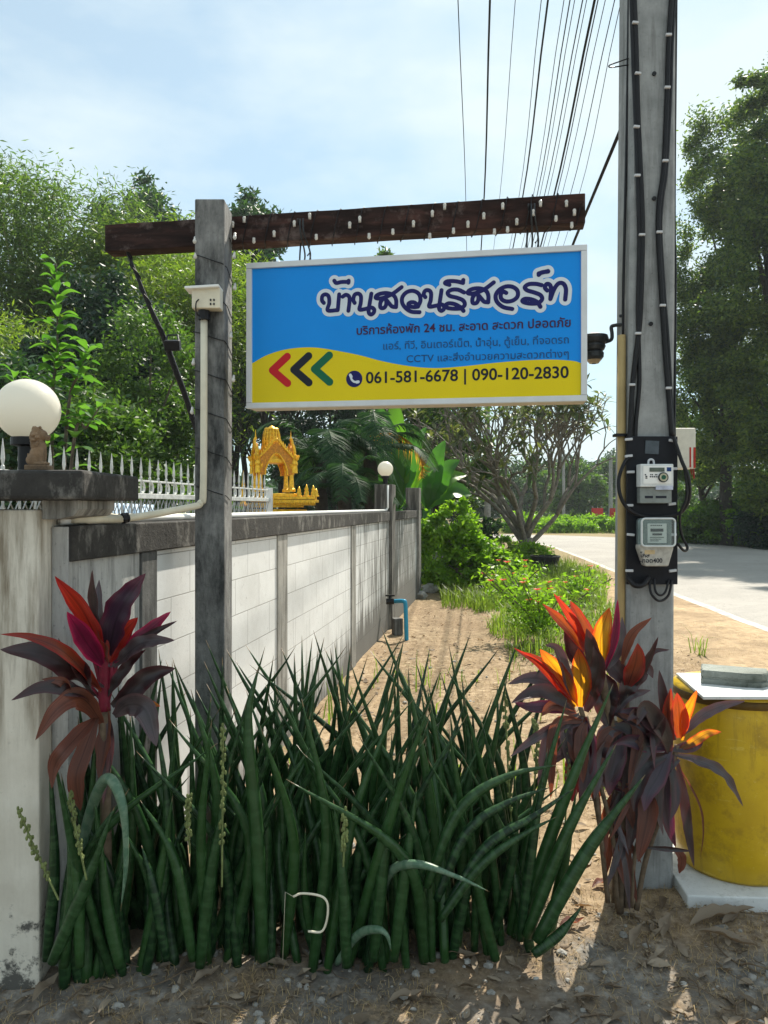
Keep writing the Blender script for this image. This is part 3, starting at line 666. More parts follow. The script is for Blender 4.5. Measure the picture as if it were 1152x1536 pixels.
# arched gable on each of four sides, roof ridges, corner finials, spire
ah = zpx(668) - zpx(700)
for (ang, dep) in ((0, 0.165), (math.pi / 2, 0.20), (math.pi, 0.165), (-math.pi / 2, 0.20)):
    Q = Matrix.Rotation(rz + ang, 3, 'Z'); u = Q @ Vector((1, 0, 0)); n_ = Q @ Vector((0, -1, 0))
    w = 0.20 if dep < 0.19 else 0.165; gz = zpx(697); O_ = sp(0, 0, gz) + n_ * dep
    arch = [(w * 0.62 * math.cos(a), -0.12 + 0.19 * math.sin(a) * (1 + 0.25 * math.sin(a) ** 6)) for a in [math.pi * i / 12 for i in range(13)]]
    mb = MB(); mb.prism([(w * 0.9, -0.12), (w * 0.95, 0.03), (w * 0.5, ah * 0.66), (0, ah), (-w * 0.5, ah * 0.66), (-w * 0.95, 0.03), (-w * 0.9, -0.12)] + arch[::-1], O_, u, (0, 0, 1), n_ * -0.025)
    g_ = mb.build('gable', M['gold_red'], sh)
    mb = MB()
    rim = [(-w * 1.25, 0.10), (-w * 1.12, 0.045), (-w * 0.8, 0.10), (-w * 0.45, ah * 0.72), (0, ah + 0.035), (w * 0.45, ah * 0.72), (w * 0.8, 0.10), (w * 1.12, 0.045), (w * 1.25, 0.10)]
    mb.tube(curve([O_ + n_ * 0.012 + u * a_ + Vector((0, 0, b_)) for a_, b_ in rim], 3), 0.013, 6)
    for i in range(1, 8):
        for sg_ in (-1, 1):
            q_ = i / 8; c_ = O_ + n_ * 0.012 + u * (sg_ * w * 0.95 * (1 - q_)) + Vector((0, 0, 0.06 + (ah - 0.02) * q_ ** 0.85)); mb.lathe([(0.010, 0), (0.012, 0.012), (0.001, 0.045)], c_, 6)
    mb.tube([O_ + n_ * 0.006 + u * a_ + Vector((0, 0, b_)) for a_, b_ in arch], 0.009, 6)
    mb.lathe([(0.013, 0), (0.016, 0.02), (0.008, 0.04), (0.001, 0.12)], O_ + Vector((0, 0, ah + 0.03)), 8)
    mb.build('gable_trim', M['gold'], g_)
mb = MB(); mb.box(sp(0, 0, zpx(692)), (0.36, 0.30, 0.05), rz); mb.box(sp(0, 0, zpx(686)), (0.29, 0.25, 0.05), rz); mb.build('roof', M['gold'], sh, bevel=0.006)
mb = MB(); zb = zpx(684); H = zpx(640) - zb
sc_ = sp(-0.02, 0, zb)
mb.lathe([(0.085, 0), (0.088, H * 0.3), (0.080, H * 0.7), (0.066, H * 0.9), (0.03, H * 0.99), (0.002, H * 1.04)], sc_, 16)
for i in range(7):
    q_ = i / 7; r_q = 0.100 * (1 - 0.22 * q_ ** 1.5); mb.lathe([(r_q * 0.9, H * q_), (r_q, H * q_ + 0.008), (r_q, H * q_ + 0.020), (r_q * 0.9, H * q_ + 0.028)], sc_, 16)
for i in range(16):
    a_ = 2 * math.pi * i / 16; mb.tube(curve([sc_ + Vector((math.cos(a_) * r, math.sin(a_) * r, z)) for r, z in ((0.096, 0.0), (0.097, H * 0.4), (0.088, H * 0.75), (0.062, H * 0.95))], 3), 0.0085, 5)
mb.build('spire', M['gold'], sh)
for (sx, sy) in ((-1, -1), (1, -1), (-1, 1), (1, 1)):
    mb = MB(); c = sp(0.205 * sx, 0.165 * sy, zpx(697)); mb.lathe([(0.035, -0.1), (0.03, -0.02), (0.038, 0), (0.024, 0.05), (0.03, 0.07), (0.014, 0.12), (0.018, 0.13), (0.001, 0.22)], c, 8); mb.build('finial', M['gold'], sh)
for i, (px, hgt) in enumerate(((449, 0.10), (460, 0.12), (470, 0.11), (474, 0.08))):
    f = thing('shrine_figure', ('domed golden urn standing first on the offering table', 'tallest small golden figure on the offering table', 'golden figure next to the tallest on the offering table', 'small end golden figure on the offering table corner')[i], 'figurine', tb + Vector(((px - 440) * k, -0.03, 0.05)))
    mb = MB(); b = tb + Vector(((px - 440) * k, -0.03, 0.05))
    mb.lathe([(0.035, 0), (0.035, 0.015), (0.022, 0.02), (0.028, hgt * 0.4), (0.018, hgt * 0.58), (0.022, hgt * 0.7), (0.016, hgt * 0.85), (0.002, hgt * 1.15)], b, 10); mb.build('figure_body', M['gold'], f, smooth=True)
mb = MB(); c = SPt(365, 740, 0.3); mb.lathe([(0.05, 0), (0.05, 0.02), (0.025, 0.06), (0.02, 0.25), (0.001, 0.42)], c - Vector((0, 0, 0.15)), 10)
tag(mb.build('golden_cone', M['gold']), 'small golden pointed cone seen over the fence beside the sign post', 'ornament')

# ------------------------------------------------------------------ sign post, beam, sign
def PXY(px, Y): return (px - CX) / F * Y
post = thing('sign_post', 'weathered grey square concrete post carrying the timber beam and sign', 'post', (-0.775, 3.385, 0))
mb = MB(); xl, xr = PXY(292, 3.3), PXY(336.5, 3.3); pz = EYE + (HY - 298) / F * 3.3
mb.box(((xl + xr) / 2, 3.385, pz / 2 - 0.05), (xr - xl, 0.17, pz + 0.1)); po = mb.build('shaft', M['post'], post, bevel=0.006)
BA = P(157, 337, 3.588); BB = P(878, 289.5, 3.224)
bu = (BB - BA); bl = math.hypot(bu.x, bu.y); bu = Vector((bu.x, bu.y, 0)).normalized(); bn = Vector((bu.y, -bu.x, 0)); BZ = math.atan2(bu.y, bu.x)
btop = 3.017; bh = 0.130
bm_ = thing('timber_beam', 'old dark red timber beam across the post holding up the sign', 'beam', BA)
mb = MB(); mid = (BA + BB) / 2 - bn * 0.045
nseg = 26
bv = []
rr = random.Random(3)
for i in range(nseg + 1):
    q = i / nseg
    for (o_, z_) in ((0, 0), (0.085, 0), (0.085, -bh), (0, -bh)):
        p = BA + bu * (bl * q) - bn * o_; p.z = btop + z_ + 0.003 * noise.noise((q * 9, o_ * 30, z_ * 20)); p = p - bn * 0.003 * noise.noise((q * 12, o_ * 20, z_ * 9 + 5)); bv.append(p)
mb.add(bv, [(i * 4 + a, i * 4 + (a + 1) % 4, (i + 1) * 4 + (a + 1) % 4, (i + 1) * 4 + a) for i in range(nseg) for a in range(4)] + [(3, 2, 1, 0), tuple(nseg * 4 + a for a in range(4))])
bo = mb.build('plank', M['timber'], bm_, bevel=0.004)

SA = P(370.5, 395, 3.472); SB = P(880.5, 367, 3.223)
su = Vector((SB.x - SA.x, SB.y - SA.y, 0)); sw = su.length; su.normalize(); sn = Vector((su.y, -su.x, 0)); SZ = math.atan2(su.y, su.x)
ztop = 2.789; shh = 0.680; zbot = ztop - shh; SO = Vector((SA.x, SA.y, zbot))
def S(u, v, off=0.0): return SO + su * u + Vector((0, 0, v)) + sn * off
def SPX(px, py):
    r = Vector(((px - CX) / F, 1, (HY - py) / F)); C = Vector((0, 0, EYE)); t = (SO - C).dot(sn) / r.dot(sn); q = C + r * t - SO
    return q.dot(su), q.z
sg = thing('signboard', 'blue and yellow light box sign hanging from the timber beam', 'sign', SO)
fw, th = 0.026, 0.11
mb = MB(); mb.box(S(sw / 2, shh / 2, -th / 2 - 0.006), (sw - 0.004, th, shh - 0.004), SZ); mb.build('cabinet', M['beige_under'], sg, bevel=0.004)
mb = MB()
mb.box(S(sw / 2, shh - fw / 2, 0.002), (sw, 0.022, fw), SZ); mb.box(S(sw / 2, fw / 2, 0.002), (sw, 0.022, fw), SZ)
mb.box(S(fw / 2, shh / 2, 0.002), (fw, 0.022, shh - 2 * fw - 0.002), SZ); mb.box(S(sw - fw / 2, shh / 2, 0.002), (fw, 0.022, shh - 2 * fw - 0.002), SZ)
mb.build('frame', M['alu'], sg, bevel=0.002)
fa, fb, fc, fd = fw, sw - fw, fw, shh - fw
mb = MB(); mb.add([S(fa, fc), S(fb, fc), S(fb, fd), S(fa, fd)], [(0, 1, 2, 3)]); mb.build('blue_panel', M['sign_blue'], sg)
wave = [SPX(*q) for q in ((380, 545), (400, 533), (425, 525), (450, 521.5), (475, 521.5), (505, 526), (540, 533), (570, 541), (600, 547), (630, 551), (660, 552), (700, 549), (740, 544.5), (790, 540.5), (830, 539.5), (860, 541.5), (876, 544.5))]
wc = [Vector((a, b, 0)) for a, b in wave]; wc[0].x = fa; wc[-1].x = fb; wc = curve(wc, 6)
mb = MB(); nw = len(wc); mb.add([S(p.x, fc, 0.0012) for p in wc] + [S(p.x, p.y, 0.0012) for p in wc], [(i, i + 1, nw + i + 1, nw + i) for i in range(nw - 1)]); mb.build('yellow_band', M['sign_yellow'], sg)

def field_mesh(name, strokes, mat, off, step, grow=0.0, parent=sg, smooth=8):
    """union of round-ended strokes [(points, radius)] as one flat sheet on the sign face"""
    segs = []
    for pts, r in strokes:
        c = curve([Vector((a, b, 0)) for a, b in pts], smooth) if smooth > 1 else [Vector((a, b, 0)) for a, b in pts]
        for a, b in zip(c[:-1], c[1:]): segs.append((a.x, a.y, b.x, b.y, r + grow))
    A = np.array(segs); x0, x1 = min(A[:, 0].min(), A[:, 2].min()), max(A[:, 0].max(), A[:, 2].max()); y0, y1 = min(A[:, 1].min(), A[:, 3].min()), max(A[:, 1].max(), A[:, 3].max())
    pad = A[:, 4].max() + 2 * step; xs = np.arange(x0 - pad, x1 + pad, step); ys = np.arange(y0 - pad, y1 + pad, step)
    X, Yg = np.meshgrid(xs, ys); D = np.full(X.shape, 9.0)
    for ax, ay, bx, by, r in segs:
        dx, dy = bx - ax, by - ay; L = dx * dx + dy * dy + 1e-12; t = np.clip(((X - ax) * dx + (Yg - ay) * dy) / L, 0, 1)
        D = np.minimum(D, np.hypot(X - ax - t * dx, Yg - ay - t * dy) - r)
    m = MB(); vid = {}; V = []; Fc = []
    def vert(key, a, b):
        if key not in vid: vid[key] = len(V); V.append(S(a, b, off))
        return vid[key]
    H_, W_ = D.shape
    for j in range(H_ - 1):
        row = D[j:j + 2]
        for i in np.nonzero((np.minimum(row[:, :-1], row[:, 1:]).min(axis=0)) < 0)[0]:
            i = int(i); cs = ((i, j), (i + 1, j), (i + 1, j + 1), (i, j + 1)); poly = []
            for q in range(4):
                a, b = cs[q], cs[(q + 1) % 4]; da, db = D[a[1], a[0]], D[b[1], b[0]]
                if da < 0: poly.append(vert(a, xs[a[0]], ys[a[1]]))
                if (da < 0) != (db < 0):
                    t = da / (da - db); kk = (min(a, b), max(a, b)); poly.append(vert(kk, xs[a[0]] + (xs[b[0]] - xs[a[0]]) * t, ys[a[1]] + (ys[b[1]] - ys[a[1]]) * t))
            if len(poly) > 2: Fc.append(tuple(poly))
    m.add(V, Fc); return m.build(name, mat, parent)

ZA = lambda pts: [SPX(470 + a / 5.76, 390 + b / 5.76) for a, b in pts]
ZB = lambda pts: [SPX(660 + a / 5.486, 390 + b / 5.486) for a, b in pts]
so1 = [[(715, 408), (716, 350), (695, 308), (645, 288), (590, 290), (550, 306), (540, 328), (575, 334), (625, 322), (690, 290), (763, 236)], [(600, 338), (580, 372), (582, 412), (612, 414), (630, 385), (632, 350), (655, 375), (680, 402), (712, 408)]]
T1 = [
    [(92, 372), (76, 350), (80, 312), (108, 298), (134, 318), (138, 375), (126, 436), (212, 434)], [(212, 434), (224, 298)],
    [(182, 180), (200, 200), (245, 191), (306, 190)], [(306, 180), (304, 198)],
    [(255, 318), (282, 302), (310, 318), (313, 360), (304, 440)],
    [(358, 372), (346, 345), (358, 302), (390, 292), (412, 316), (410, 375), (400, 428), (450, 424), (500, 412), (526, 428), (522, 456), (500, 472), (480, 456), (482, 410), (502, 292)],
] + so1 + [
    [(905, 404), (870, 408), (832, 400), (822, 380), (846, 366), (880, 372), (905, 404)], [(905, 404), (926, 350), (912, 295), (865, 268), (810, 278), (772, 318), (768, 370), (800, 418), (850, 448), (918, 452)],
    [(968, 322), (954, 298), (968, 266), (1000, 264), (1018, 290), (1014, 350), (1002, 402), (1060, 396), (1108, 386), (1130, 402), (1126, 428), (1106, 440), (1088, 424), (1090, 385), (1108, 262)],
]
T2 = [
    [(198, 268), (150, 246), (98, 246), (64, 268), (80, 296), (140, 312), (190, 334), (204, 370), (170, 398), (110, 402), (60, 394), (46, 374), (72, 358), (120, 364), (165, 388), (194, 420)],
    [(78, 206), (42, 192), (64, 176), (130, 176), (190, 190)], [(192, 166), (188, 190)],
] + [[(a * 0.952 - 284, b * 0.952 - 39) for a, b in st] for st in so1] + [
    [(545, 272), (522, 262), (500, 284), (506, 322), (545, 342), (600, 334), (638, 300), (636, 252), (596, 222), (540, 220), (486, 248), (458, 294), (470, 346), (520, 388), (594, 404)],
    [(836, 208), (790, 198), (732, 200), (698, 224), (716, 250), (775, 268), (826, 290), (840, 324), (808, 354), (750, 360), (694, 350), (678, 334), (704, 320), (756, 326), (800, 348), (826, 386)],
    [(812, 124), (836, 104), (890, 96)], [(812, 112), (888, 92)],
    [(882, 252), (864, 230), (876, 200), (902, 204), (914, 240), (908, 322)], [(908, 322), (940, 240), (976, 194), (1014, 196), (1036, 240), (1030, 326)],
]
r_ = 0.0093
title = [(ZA(q), r_) for q in T1] + [(ZB(q), r_) for q in T2]
field_mesh('title_outline', title, M['print_white'], 0.0012, 0.0022, 0.0165)
field_mesh('title_lettering', title, M['navy'], 0.0024, 0.0016)
for (px, mt) in ((409, 'sign_red'), (441, 'black_ink'), (472, 'sign_green')):
    dy = -(px - 409) * 0.03
    field_mesh('chevron_arrow', [([SPX(px + 22, 535 + dy), SPX(px, 555.5 + dy), SPX(px + 22.5, 575 + dy)], 0.0175)], M[mt], 0.0024, 0.0022, smooth=1)
ic = SPX(531.5, 568.5); rad = 0.038
mb = MB(); mb.add([S(ic[0] + rad * math.cos(a), ic[1] + rad * math.sin(a), 0.0024) for a in [2 * math.pi * i / 32 for i in range(32)]], [tuple(range(32))]); pd_ = mb.build('phone_disc', M['navy'], sg)
field_mesh('phone_handset', [([(ic[0] - 0.017, ic[1] + 0.016), (ic[0] - 0.012, ic[1] - 0.002), (ic[0], ic[1] - 0.013), (ic[0] + 0.017, ic[1] - 0.015)], 0.0048), ([(ic[0] - 0.018, ic[1] + 0.018), (ic[0] - 0.014, ic[1] + 0.010)], 0.0068), ([(ic[0] + 0.012, ic[1] - 0.015), (ic[0] + 0.019, ic[1] - 0.014)], 0.0068)], M['print_white'], 0.0036, 0.0014, parent=pd_)

def text_mesh(txt, bold=0.0):
    c = bpy.data.curves.new('lettering', 'FONT'); c.body = txt; c.size = 1.0; c.offset = bold; c.resolution_u = 4
    o = bpy.data.objects.new('lettering', c); COL.objects.link(o); bpy.context.view_layer.update()
    me = bpy.data.meshes.new_from_object(o.evaluated_get(bpy.context.evaluated_depsgraph_get()))
    bpy.data.objects.remove(o); bpy.data.curves.remove(c)
    v = [tuple(q.co) for q in me.vertices]; f = [tuple(p.vertices) for p in me.polygons]; bpy.data.meshes.remove(me); return v, f
def sign_text(txt, p0, p1, height, mat, bold, name='lettering'):
    v, f = text_mesh(txt, bold); a = np.array(v); x0, x1 = a[:, 0].min(), a[:, 0].max()
    u0, v0 = SPX(*p0); u1, v1 = SPX(*p1); sc = (u1 - u0) / (x1 - x0)
    m = MB(); m.add([S(u0 + (q[0] - x0) * sc, (v0 + v1) / 2 + q[1] * sc * height, 0.0024) for q in v], f); return m.build(name, mat, sg)
sign_text('บริการห้องพัก 24 ชม. สะอาด สะดวก ปลอดภัย', (535, 503), (856, 489), 1.0, M['maroon_ink'], 0.016)
sign_text('แอร์, ทีวี, อินเตอร์เน็ต, น้ำอุ่น, ตู้เย็น, ที่จอดรถ', (575, 525.5), (853, 514), 1.0, M['slate_ink'], 0.0)
sign_text('CCTV และสิ่งอำนวยความสะดวกต่างๆ', (610, 545), (853, 534.5), 0.95, M['slate_ink'], 0.0)
sign_text('061-581-6678 | 090-120-2830', (549, 576.5), (853, 565), 0.98, M['black_ink'], 0.018)
# hangers
for px, y0, y1 in ((452, 330, 392), (797, 296, 370)):
    u_, _ = SPX(px, (y0 + y1) / 2); a = S(u_, shh - 0.004, -0.04); b = a.copy(); b.z = btop - bh - 0.0
    mb = MB()
    for d in (-0.02, 0.0, 0.022): mb.tube(curve([a + su * d, a.lerp(b, 0.5) + su * (d * 1.2 + 0.006), b + su * d * 0.7 + Vector((0, 0, 0.03)) + sn * 0.055 * (d >= 0), b + su * d * 0.6 + Vector((0, 0, 0.09)) + sn * 0.06], 5), 0.0042, 6)
    mb.tube([a + su * 0.035 + Vector((0, 0, 0.0)), a + su * 0.03 + Vector((0, 0, 0.055)), a + su * 0.018 + Vector((0, 0, 0.04))], 0.004, 6)
    mb.build('hanger', M['dark_metal'], sg, smooth=True)

# string of bulbs round beam and post
st = thing('string_lights', 'string of small clear bulbs wound round the timber beam and post', 'lights', BA)
bz = [(317, 98), (343, 87), (411, 119), (365, 140), (457, 96), (492, 79), (507, 132), (583, 99), (606, 86), (627, 130), (681, 120), (728, 96), (771, 73), (799, 57), (765, 130), (819, 118), (852, 97), (888, 78), (931, 56), (912, 120), (942, 115), (963, 91), (1001, 71), (1017, 50), (1052, 90), (1076, 50), (1094, 70), (1088, 105)]
M['bulb'] = simple('pale bulb', (0.55, 0.53, 0.49), 0.15, var=0.2, bump=0, spec=0.6)
wirep = []
def beam_pt(px, py, off=0.012):
    r = Vector(((px - CX) / F, 1, (HY - py) / F)); C = Vector((0, 0, EYE)); t = (BA + bn * off - C).dot(bn) / r.dot(bn); return C + r * t
for (x, y) in bz:
    p = beam_pt(140 + x / 1.516, 270 + y / 1.516, 0.018)
    mb = MB(); mb.ell(p, (0.0082, 0.0082, 0.0098), 10); d = Vector((0, 0, 0.013 if p.z < btop - bh + 0.02 else -0.016)); mb.tube([p, p + d * 1.3], 0.007, 7); mb.build('bulb', M['bulb'], st, smooth=True)
for (px, py) in ((352, 356), (351, 385), (352, 432), (346, 505), (350, 570), (292, 362), (293, 385), (290, 545), (288, 618)):
    p = P(px, py, 3.31 if px > 320 else 3.30); mb = MB(); mb.ell(p, (0.009, 0.009, 0.011), 10); mb.tube([p, p + Vector((0, 0.01, 0.022))], 0.006, 7); mb.build('bulb', M['bulb'], st, smooth=True)
helix = []
for i in range(240):
    q = i / 239; s_ = 0.35 * bl * 0 + bl * (0.22 + 0.77 * q); a = q * 2 * math.pi * 16
    hx, hz = math.cos(a), math.sin(a); mxx = max(abs(hx), abs(hz)); hx /= mxx; hz /= mxx
    p = BA + bu * s_ - bn * (0.0425 - hx * 0.0485); p.z = btop - bh / 2 + hz * (bh / 2 + 0.006); helix.append(p)
mb = MB(); mb.tube(helix, 0.0022, 5)
hp = []
for i in range(140):
    q = i / 139; a = q * 2 * math.pi * 7; hx, hy = math.cos(a), math.sin(a); mm = max(abs(hx), abs(hy)); hx /= mm; hy /= mm
    hp.append(Vector(((xl + xr) / 2 + hx * ((xr - xl) / 2 + 0.006), 3.385 + hy * 0.092, 2.88 - q * 1.2)))
mb.tube(hp, 0.0022, 5); mb.build('cord', M['black_rubber'], st, smooth=True)

# outlet box and conduit on the post
ob = thing('outlet_box', 'cream weatherproof outlet box with open lid fixed to the sign post', 'outlet', P(312, 468, 3.28))
yb = 3.30
mb = MB(); a, b = P(293, 468, yb), P(335, 437, yb); mb.box(((a.x + b.x) / 2, yb - 0.034, (a.z + b.z) / 2), (b.x - a.x, 0.062, b.z - a.z)); mb.build('box', M['cream_plastic'], ob, bevel=0.005)
mb = MB(); mb.box(P(306, 436, yb - 0.04) + Vector((0, 0, 0.006)), (0.15, 0.09, 0.012), rot=Matrix.Rotation(-0.06, 3, 'Y')); mb.build('lid', M['white_paint'], ob, bevel=0.003)
mb = MB()
for (px, py) in ((316, 450), (321, 450), (316, 456), (321, 456)): mb.box(P(px, py, yb - 0.066), (0.006, 0.006, 0.009))
mb.build('socket_holes', M['black_rubber'], ob)
mb = MB(); mb.tube(curve([P(298, 449, yb - 0.07), P(294, 455, yb - 0.08), P(295, 470, yb - 0.05), P(305, 480, yb - 0.03)], 5), 0.003, 6); mb.build('lead', M['black_rubber'], ob)
mb = MB(); mb.lathe([(0.026, 0), (0.026, 0.04)], P(306, 480, yb - 0.025), 10); mb.build('gland', M['black_rubber'], ob)
cd = thing('conduit', 'cream conduit running down the sign post and bending onto the wall top', 'pipe', P(306, 760, 3.275))
wj = WP(ws(2.98), -0.02, 1.615)
mb = MB(); mb.tube([P(306, 478, 3.282)] + curve([P(306, 600, 3.282), P(305, 735, 3.282), P(301, 754, 3.28), P(285, 761, 3.24), P(192, 777, 3.0), wj + Vector((-0.05, 0, 0))], 6), 0.0155, 10); mb.build('tube', M['cream_plastic'], cd, smooth=True)
mb = MB(); mb.tube(curve([P(192, 776, 3.0), P(187, 777, 2.99), P(180, 779, 2.98), P(174, 780, 2.97)], 3), [0.02, 0.022, 0.02, 0.022, 0.024, 0.021, 0.024, 0.02, 0.019, 0.02], 8); mb.build('tape_joint', M['black_rubber'], cd)
mb = MB(); mb.tube([P(180, 779, 2.975), WP(ws(2.66), -0.01, 1.608)], 0.0185, 10); mb.build('branch', M['cream_plastic'], cd, smooth=True)
# stay from beam to wall with small floodlight
stay = [beam_pt(190, 377, -0.03), P(204, 410, 3.6), P(222, 455, 3.62), P(245, 505, 3.66), P(262, 552, 3.7), P(285, 615, 3.76), P(322, 738, 3.84), WP(ws(3.9), -0.06, 1.58)]
mb = MB(); cs = curve(stay, 8); mb.tube(cs, [0.006 + 0.010 * min(1, i / 30) * (1 - 0.5 * max(0, (i - 34) / 22)) for i in range(len(cs))], 7)
mb.tube([p + Vector((0.012 * math.sin(i * 0.9), -0.012 * math.cos(i * 0.9), 0)) for i, p in enumerate(cs)], 0.0045, 6)
tag(mb.build('stay_cable', M['black_rubber'], smooth=True), 'black cable bundle sloping from the beam end down behind the post', 'cable')
fl = thing('floodlight', 'small black floodlight clamped on the sloping cable', 'floodlight', P(258, 525, 3.66))
c = P(259, 518, 3.63)
mb = MB(); mb.box(c, (0.075, 0.04, 0.05), rot=Matrix.Rotation(0.35, 3, 'X')); mb.build('housing', M['black_rubber'], fl, bevel=0.004)
mb = MB(); mb.tube([c + Vector((-0.035, 0, 0.02)), c + Vector((-0.03, 0.02, 0.055)), c + Vector((0.02, 0.02, 0.055)), c + Vector((0.03, 0, 0.02))], 0.005, 6); mb.build('bracket', M['dark_metal'], fl)

# ------------------------------------------------------------------ utility pole
PY = 3.185
pole = thing('utility_pole', 'grey concrete utility pole carrying the two meters beside the road', 'pole', (1.145, PY + 0.1, 0))
ZT = 8.2
def pole_edge(z):  # left and right x of the front face at height z
    q = (z - 0.1) / 3.75
    return PXY(938, PY) + 0.030 * q, PXY(1011, PY) + 0.012 * q
mb = MB(); pv = []; zs = [-0.2, 0.3, 1.0, 2.0, 3.0, 4.0, 5.0, 6.0, 7.0, ZT]
ch = 0.014
for z in zs:
    a, b = pole_edge(z); y0, y1 = PY, PY + 0.19
    pv += [(a + ch, y0, z), (b - ch, y0, z), (b, y0 + ch, z), (b, y1 - ch, z), (b - ch, y1, z), (a + ch, y1, z), (a, y1 - ch, z), (a, y0 + ch, z)]
mb.add(pv, [(i * 8 + a, i * 8 + (a + 1) % 8, (i + 1) * 8 + (a + 1) % 8, (i + 1) * 8 + a) for i in range(len(zs) - 1) for a in range(8)] + [tuple(reversed(range(8))), tuple((len(zs) - 1) * 8 + a for a in range(8))])
mb.build('shaft', M['pole'], pole)
for (px, py) in ((981, 111), (981, 298), (976, 486)):
    mb = MB(); mb.lathe([(0.009, 0), (0.009, 0.006)], P(px, py, PY - 0.002), 12, ax=Matrix.Rotation(R(90), 3, 'X'))
    mb.build('bolt_hole', M['black_rubber'], pole)
mb = MB(); mb.box((1.0, PY + 0.09, 6.95), (2.2, 0.09, 0.1)); mb.build('crossarm', M['grey_metal'], pole)
# cables down the pole with clips
def pc(pts, off=0.012): return curve([P(a, b, PY - off) for a, b in pts], 6)
CB = [([(950, -40), (954, 67), (956, 147), (958, 200), (963, 311), (963.5, 369), (961, 460), (958, 500), (949, 575), (945, 650), (941, 690)], 0.011),
      ([(946, -40), (949, 67), (952, 147), (954, 200), (958, 311), (959, 369), (957, 460), (958, 515), (959, 575), (954, 632), (953, 660)], 0.009),
      ([(1010, -40), (1003, 67), (1001, 133), (996, 249), (989, 302), (987.5, 351), (993, 450), (995, 485), (999, 545), (1004, 605), (1008, 655)], 0.011),
      ([(1014, -40), (1008, 67), (1006, 133), (1000, 249), (993, 302), (991, 351), (997, 450), (1000, 485), (1004, 545), (1007, 605), (1010, 655)], 0.008)]
for i, (pts, r) in enumerate(CB):
    mb = MB(); tag(mb.tube(pc(pts, r + 0.001), r, 7).build('service_cable', M['black_rubber'], smooth=True), ('thick outer black cable clipped down the left half of the pole', 'thinner black cable nearest the pole middle on its left half', 'thick inner black cable clipped down the right half of the pole', 'thinner black cable outermost on the right half of the pole')[i], 'cable', 'cables clipped down the pole')
mb = MB(); tag(mb.tube(curve([P(1015, -40, PY + 0.02), P(1012, 300, PY + 0.02), P(1013.5, 420, PY + 0.02), P(1012, 640, PY + 0.0), P(1014, 690, PY - 0.02)], 6), 0.005, 6).build('edge_wire', M['black_rubber'], smooth=True), 'thin black wire down the right edge of the pole', 'wire')
for (px, py, rt) in ((953, 34, .1), (957, 110, .1), (955, 190, .1), (956, 263, 0), (963, 352, 0), (957, 500, 0), (948, 577, 0), (1003, 52, 0), (1001, 131, 0), (998, 241, 0), (989, 348, 0), (994, 458, 0), (1003, 582, 0)):
    clips = MB(); clips.box(P(px, py, PY - 0.024), (0.026, 0.012, 0.010), rot=Matrix.Rotation(rt, 3, 'Y'))
    clips.build('cable_clip', M['clip'], pole, bevel=0.002)
# beige conduit up the pole's left side
bc = thing('cable_conduit', 'beige plastic conduit strapped up the left side of the pole', 'pipe', P(932, 1250, PY + 0.05))
mb = MB(); mb.tube([P(930, 1330, PY + 0.04), P(932.5, 900, PY + 0.04), P(932.5, 503, PY + 0.04)], 0.0175, 12); mb.build('tube', M['beige_pipe'], bc, smooth=True)
mb = MB(); mb.box(P(930, 653, PY + 0.035), (0.05, 0.05, 0.012)); mb.build('strap', M['black_rubber'], bc)
mb = MB(); mb.tube(curve([P(934.5, 505, PY + 0.04), P(935, 430, PY + 0.04), P(940, 200, PY + 0.05), P(944, -60, PY + 0.05)], 6), 0.006, 6); mb.build('wire', M['black_rubber'], bc, smooth=True)
# meter board and meters
BY = PY - 0.004
bd = thing('meter_board', 'black backing board strapped to the front of the utility pole', 'board', P(976, 875, BY))
mb = MB(); a, b = P(938, 876, BY), P(1014, 655, BY); mb.box(((a.x + b.x) / 2, BY - 0.011, (a.z + b.z) / 2), (b.x - a.x, 0.018, b.z - a.z)); mb.build('panel', M['black_board'], bd, bevel=0.003)
mb = MB(); mb.box(P(978, 671, BY - 0.0225), (0.058, 0.004, 0.056), rot=Matrix.Rotation(0.05, 3, 'Y')); mb.build('plate', simple('grey plate', (0.07, 0.085, 0.10), 0.5, 0.3), bd)
for (px, py) in ((943, 659), (943, 684), (946, 708), (944, 758), (946, 802), (944, 856), (1010, 703), (1008, 756), (1009, 802), (1009, 856), (1009, 661)):
    mb = MB(); mb.box(P(px, py, BY - 0.024), (0.032, 0.012, 0.011), rot=Matrix.Rotation(random.Random(px * py).uniform(-.15, .15), 3, 'Y')); mb.build('clip', M['clip'], bd, bevel=0.002)
MY = BY - 0.021
glass = NT('meter cover'); glass.color((0.75, 0.82, 0.80)); glass.rough(0.08); glass.b.inputs['Transmission Weight'].default_value = 0.92; glass.b.inputs['IOR'].default_value = 1.12
m1 = thing('electricity_meter', 'pale digital electricity meter with small grey screen, upper of two on the pole', 'meter', P(978, 755, MY), 'electricity meters on the pole')
def mbx(mb, x0, y0, x1, y1, back, front, Y0=MY):
    a, b = P(x0, y1, Y0), P(x1, y0, Y0); mb.box(((a.x + b.x) / 2, Y0 - (back + front) / 2, (a.z + b.z) / 2), (b.x - a.x, front - back, b.z - a.z)); return mb
mbx(MB(), 954, 697, 1003, 731, 0.0, 0.055).build('housing', M['grey_plastic'], m1, bevel=0.004)
mbx(MB(), 955, 731.5, 1002, 755, 0.0, 0.042).build('terminal_cover', simple('smoked cover', (0.20, 0.22, 0.21), 0.15, var=0.2), m1, bevel=0.003)
mbx(MB(), 958, 700, 999.5, 726, 0.0555, 0.0572).build('face_plate', M['white_paint'], m1)
mbx(MB(), 967, 702.5, 989, 708.5, 0.0575, 0.0595).build('screen', simple('grey lcd', (0.09, 0.11, 0.09), 0.2), m1)
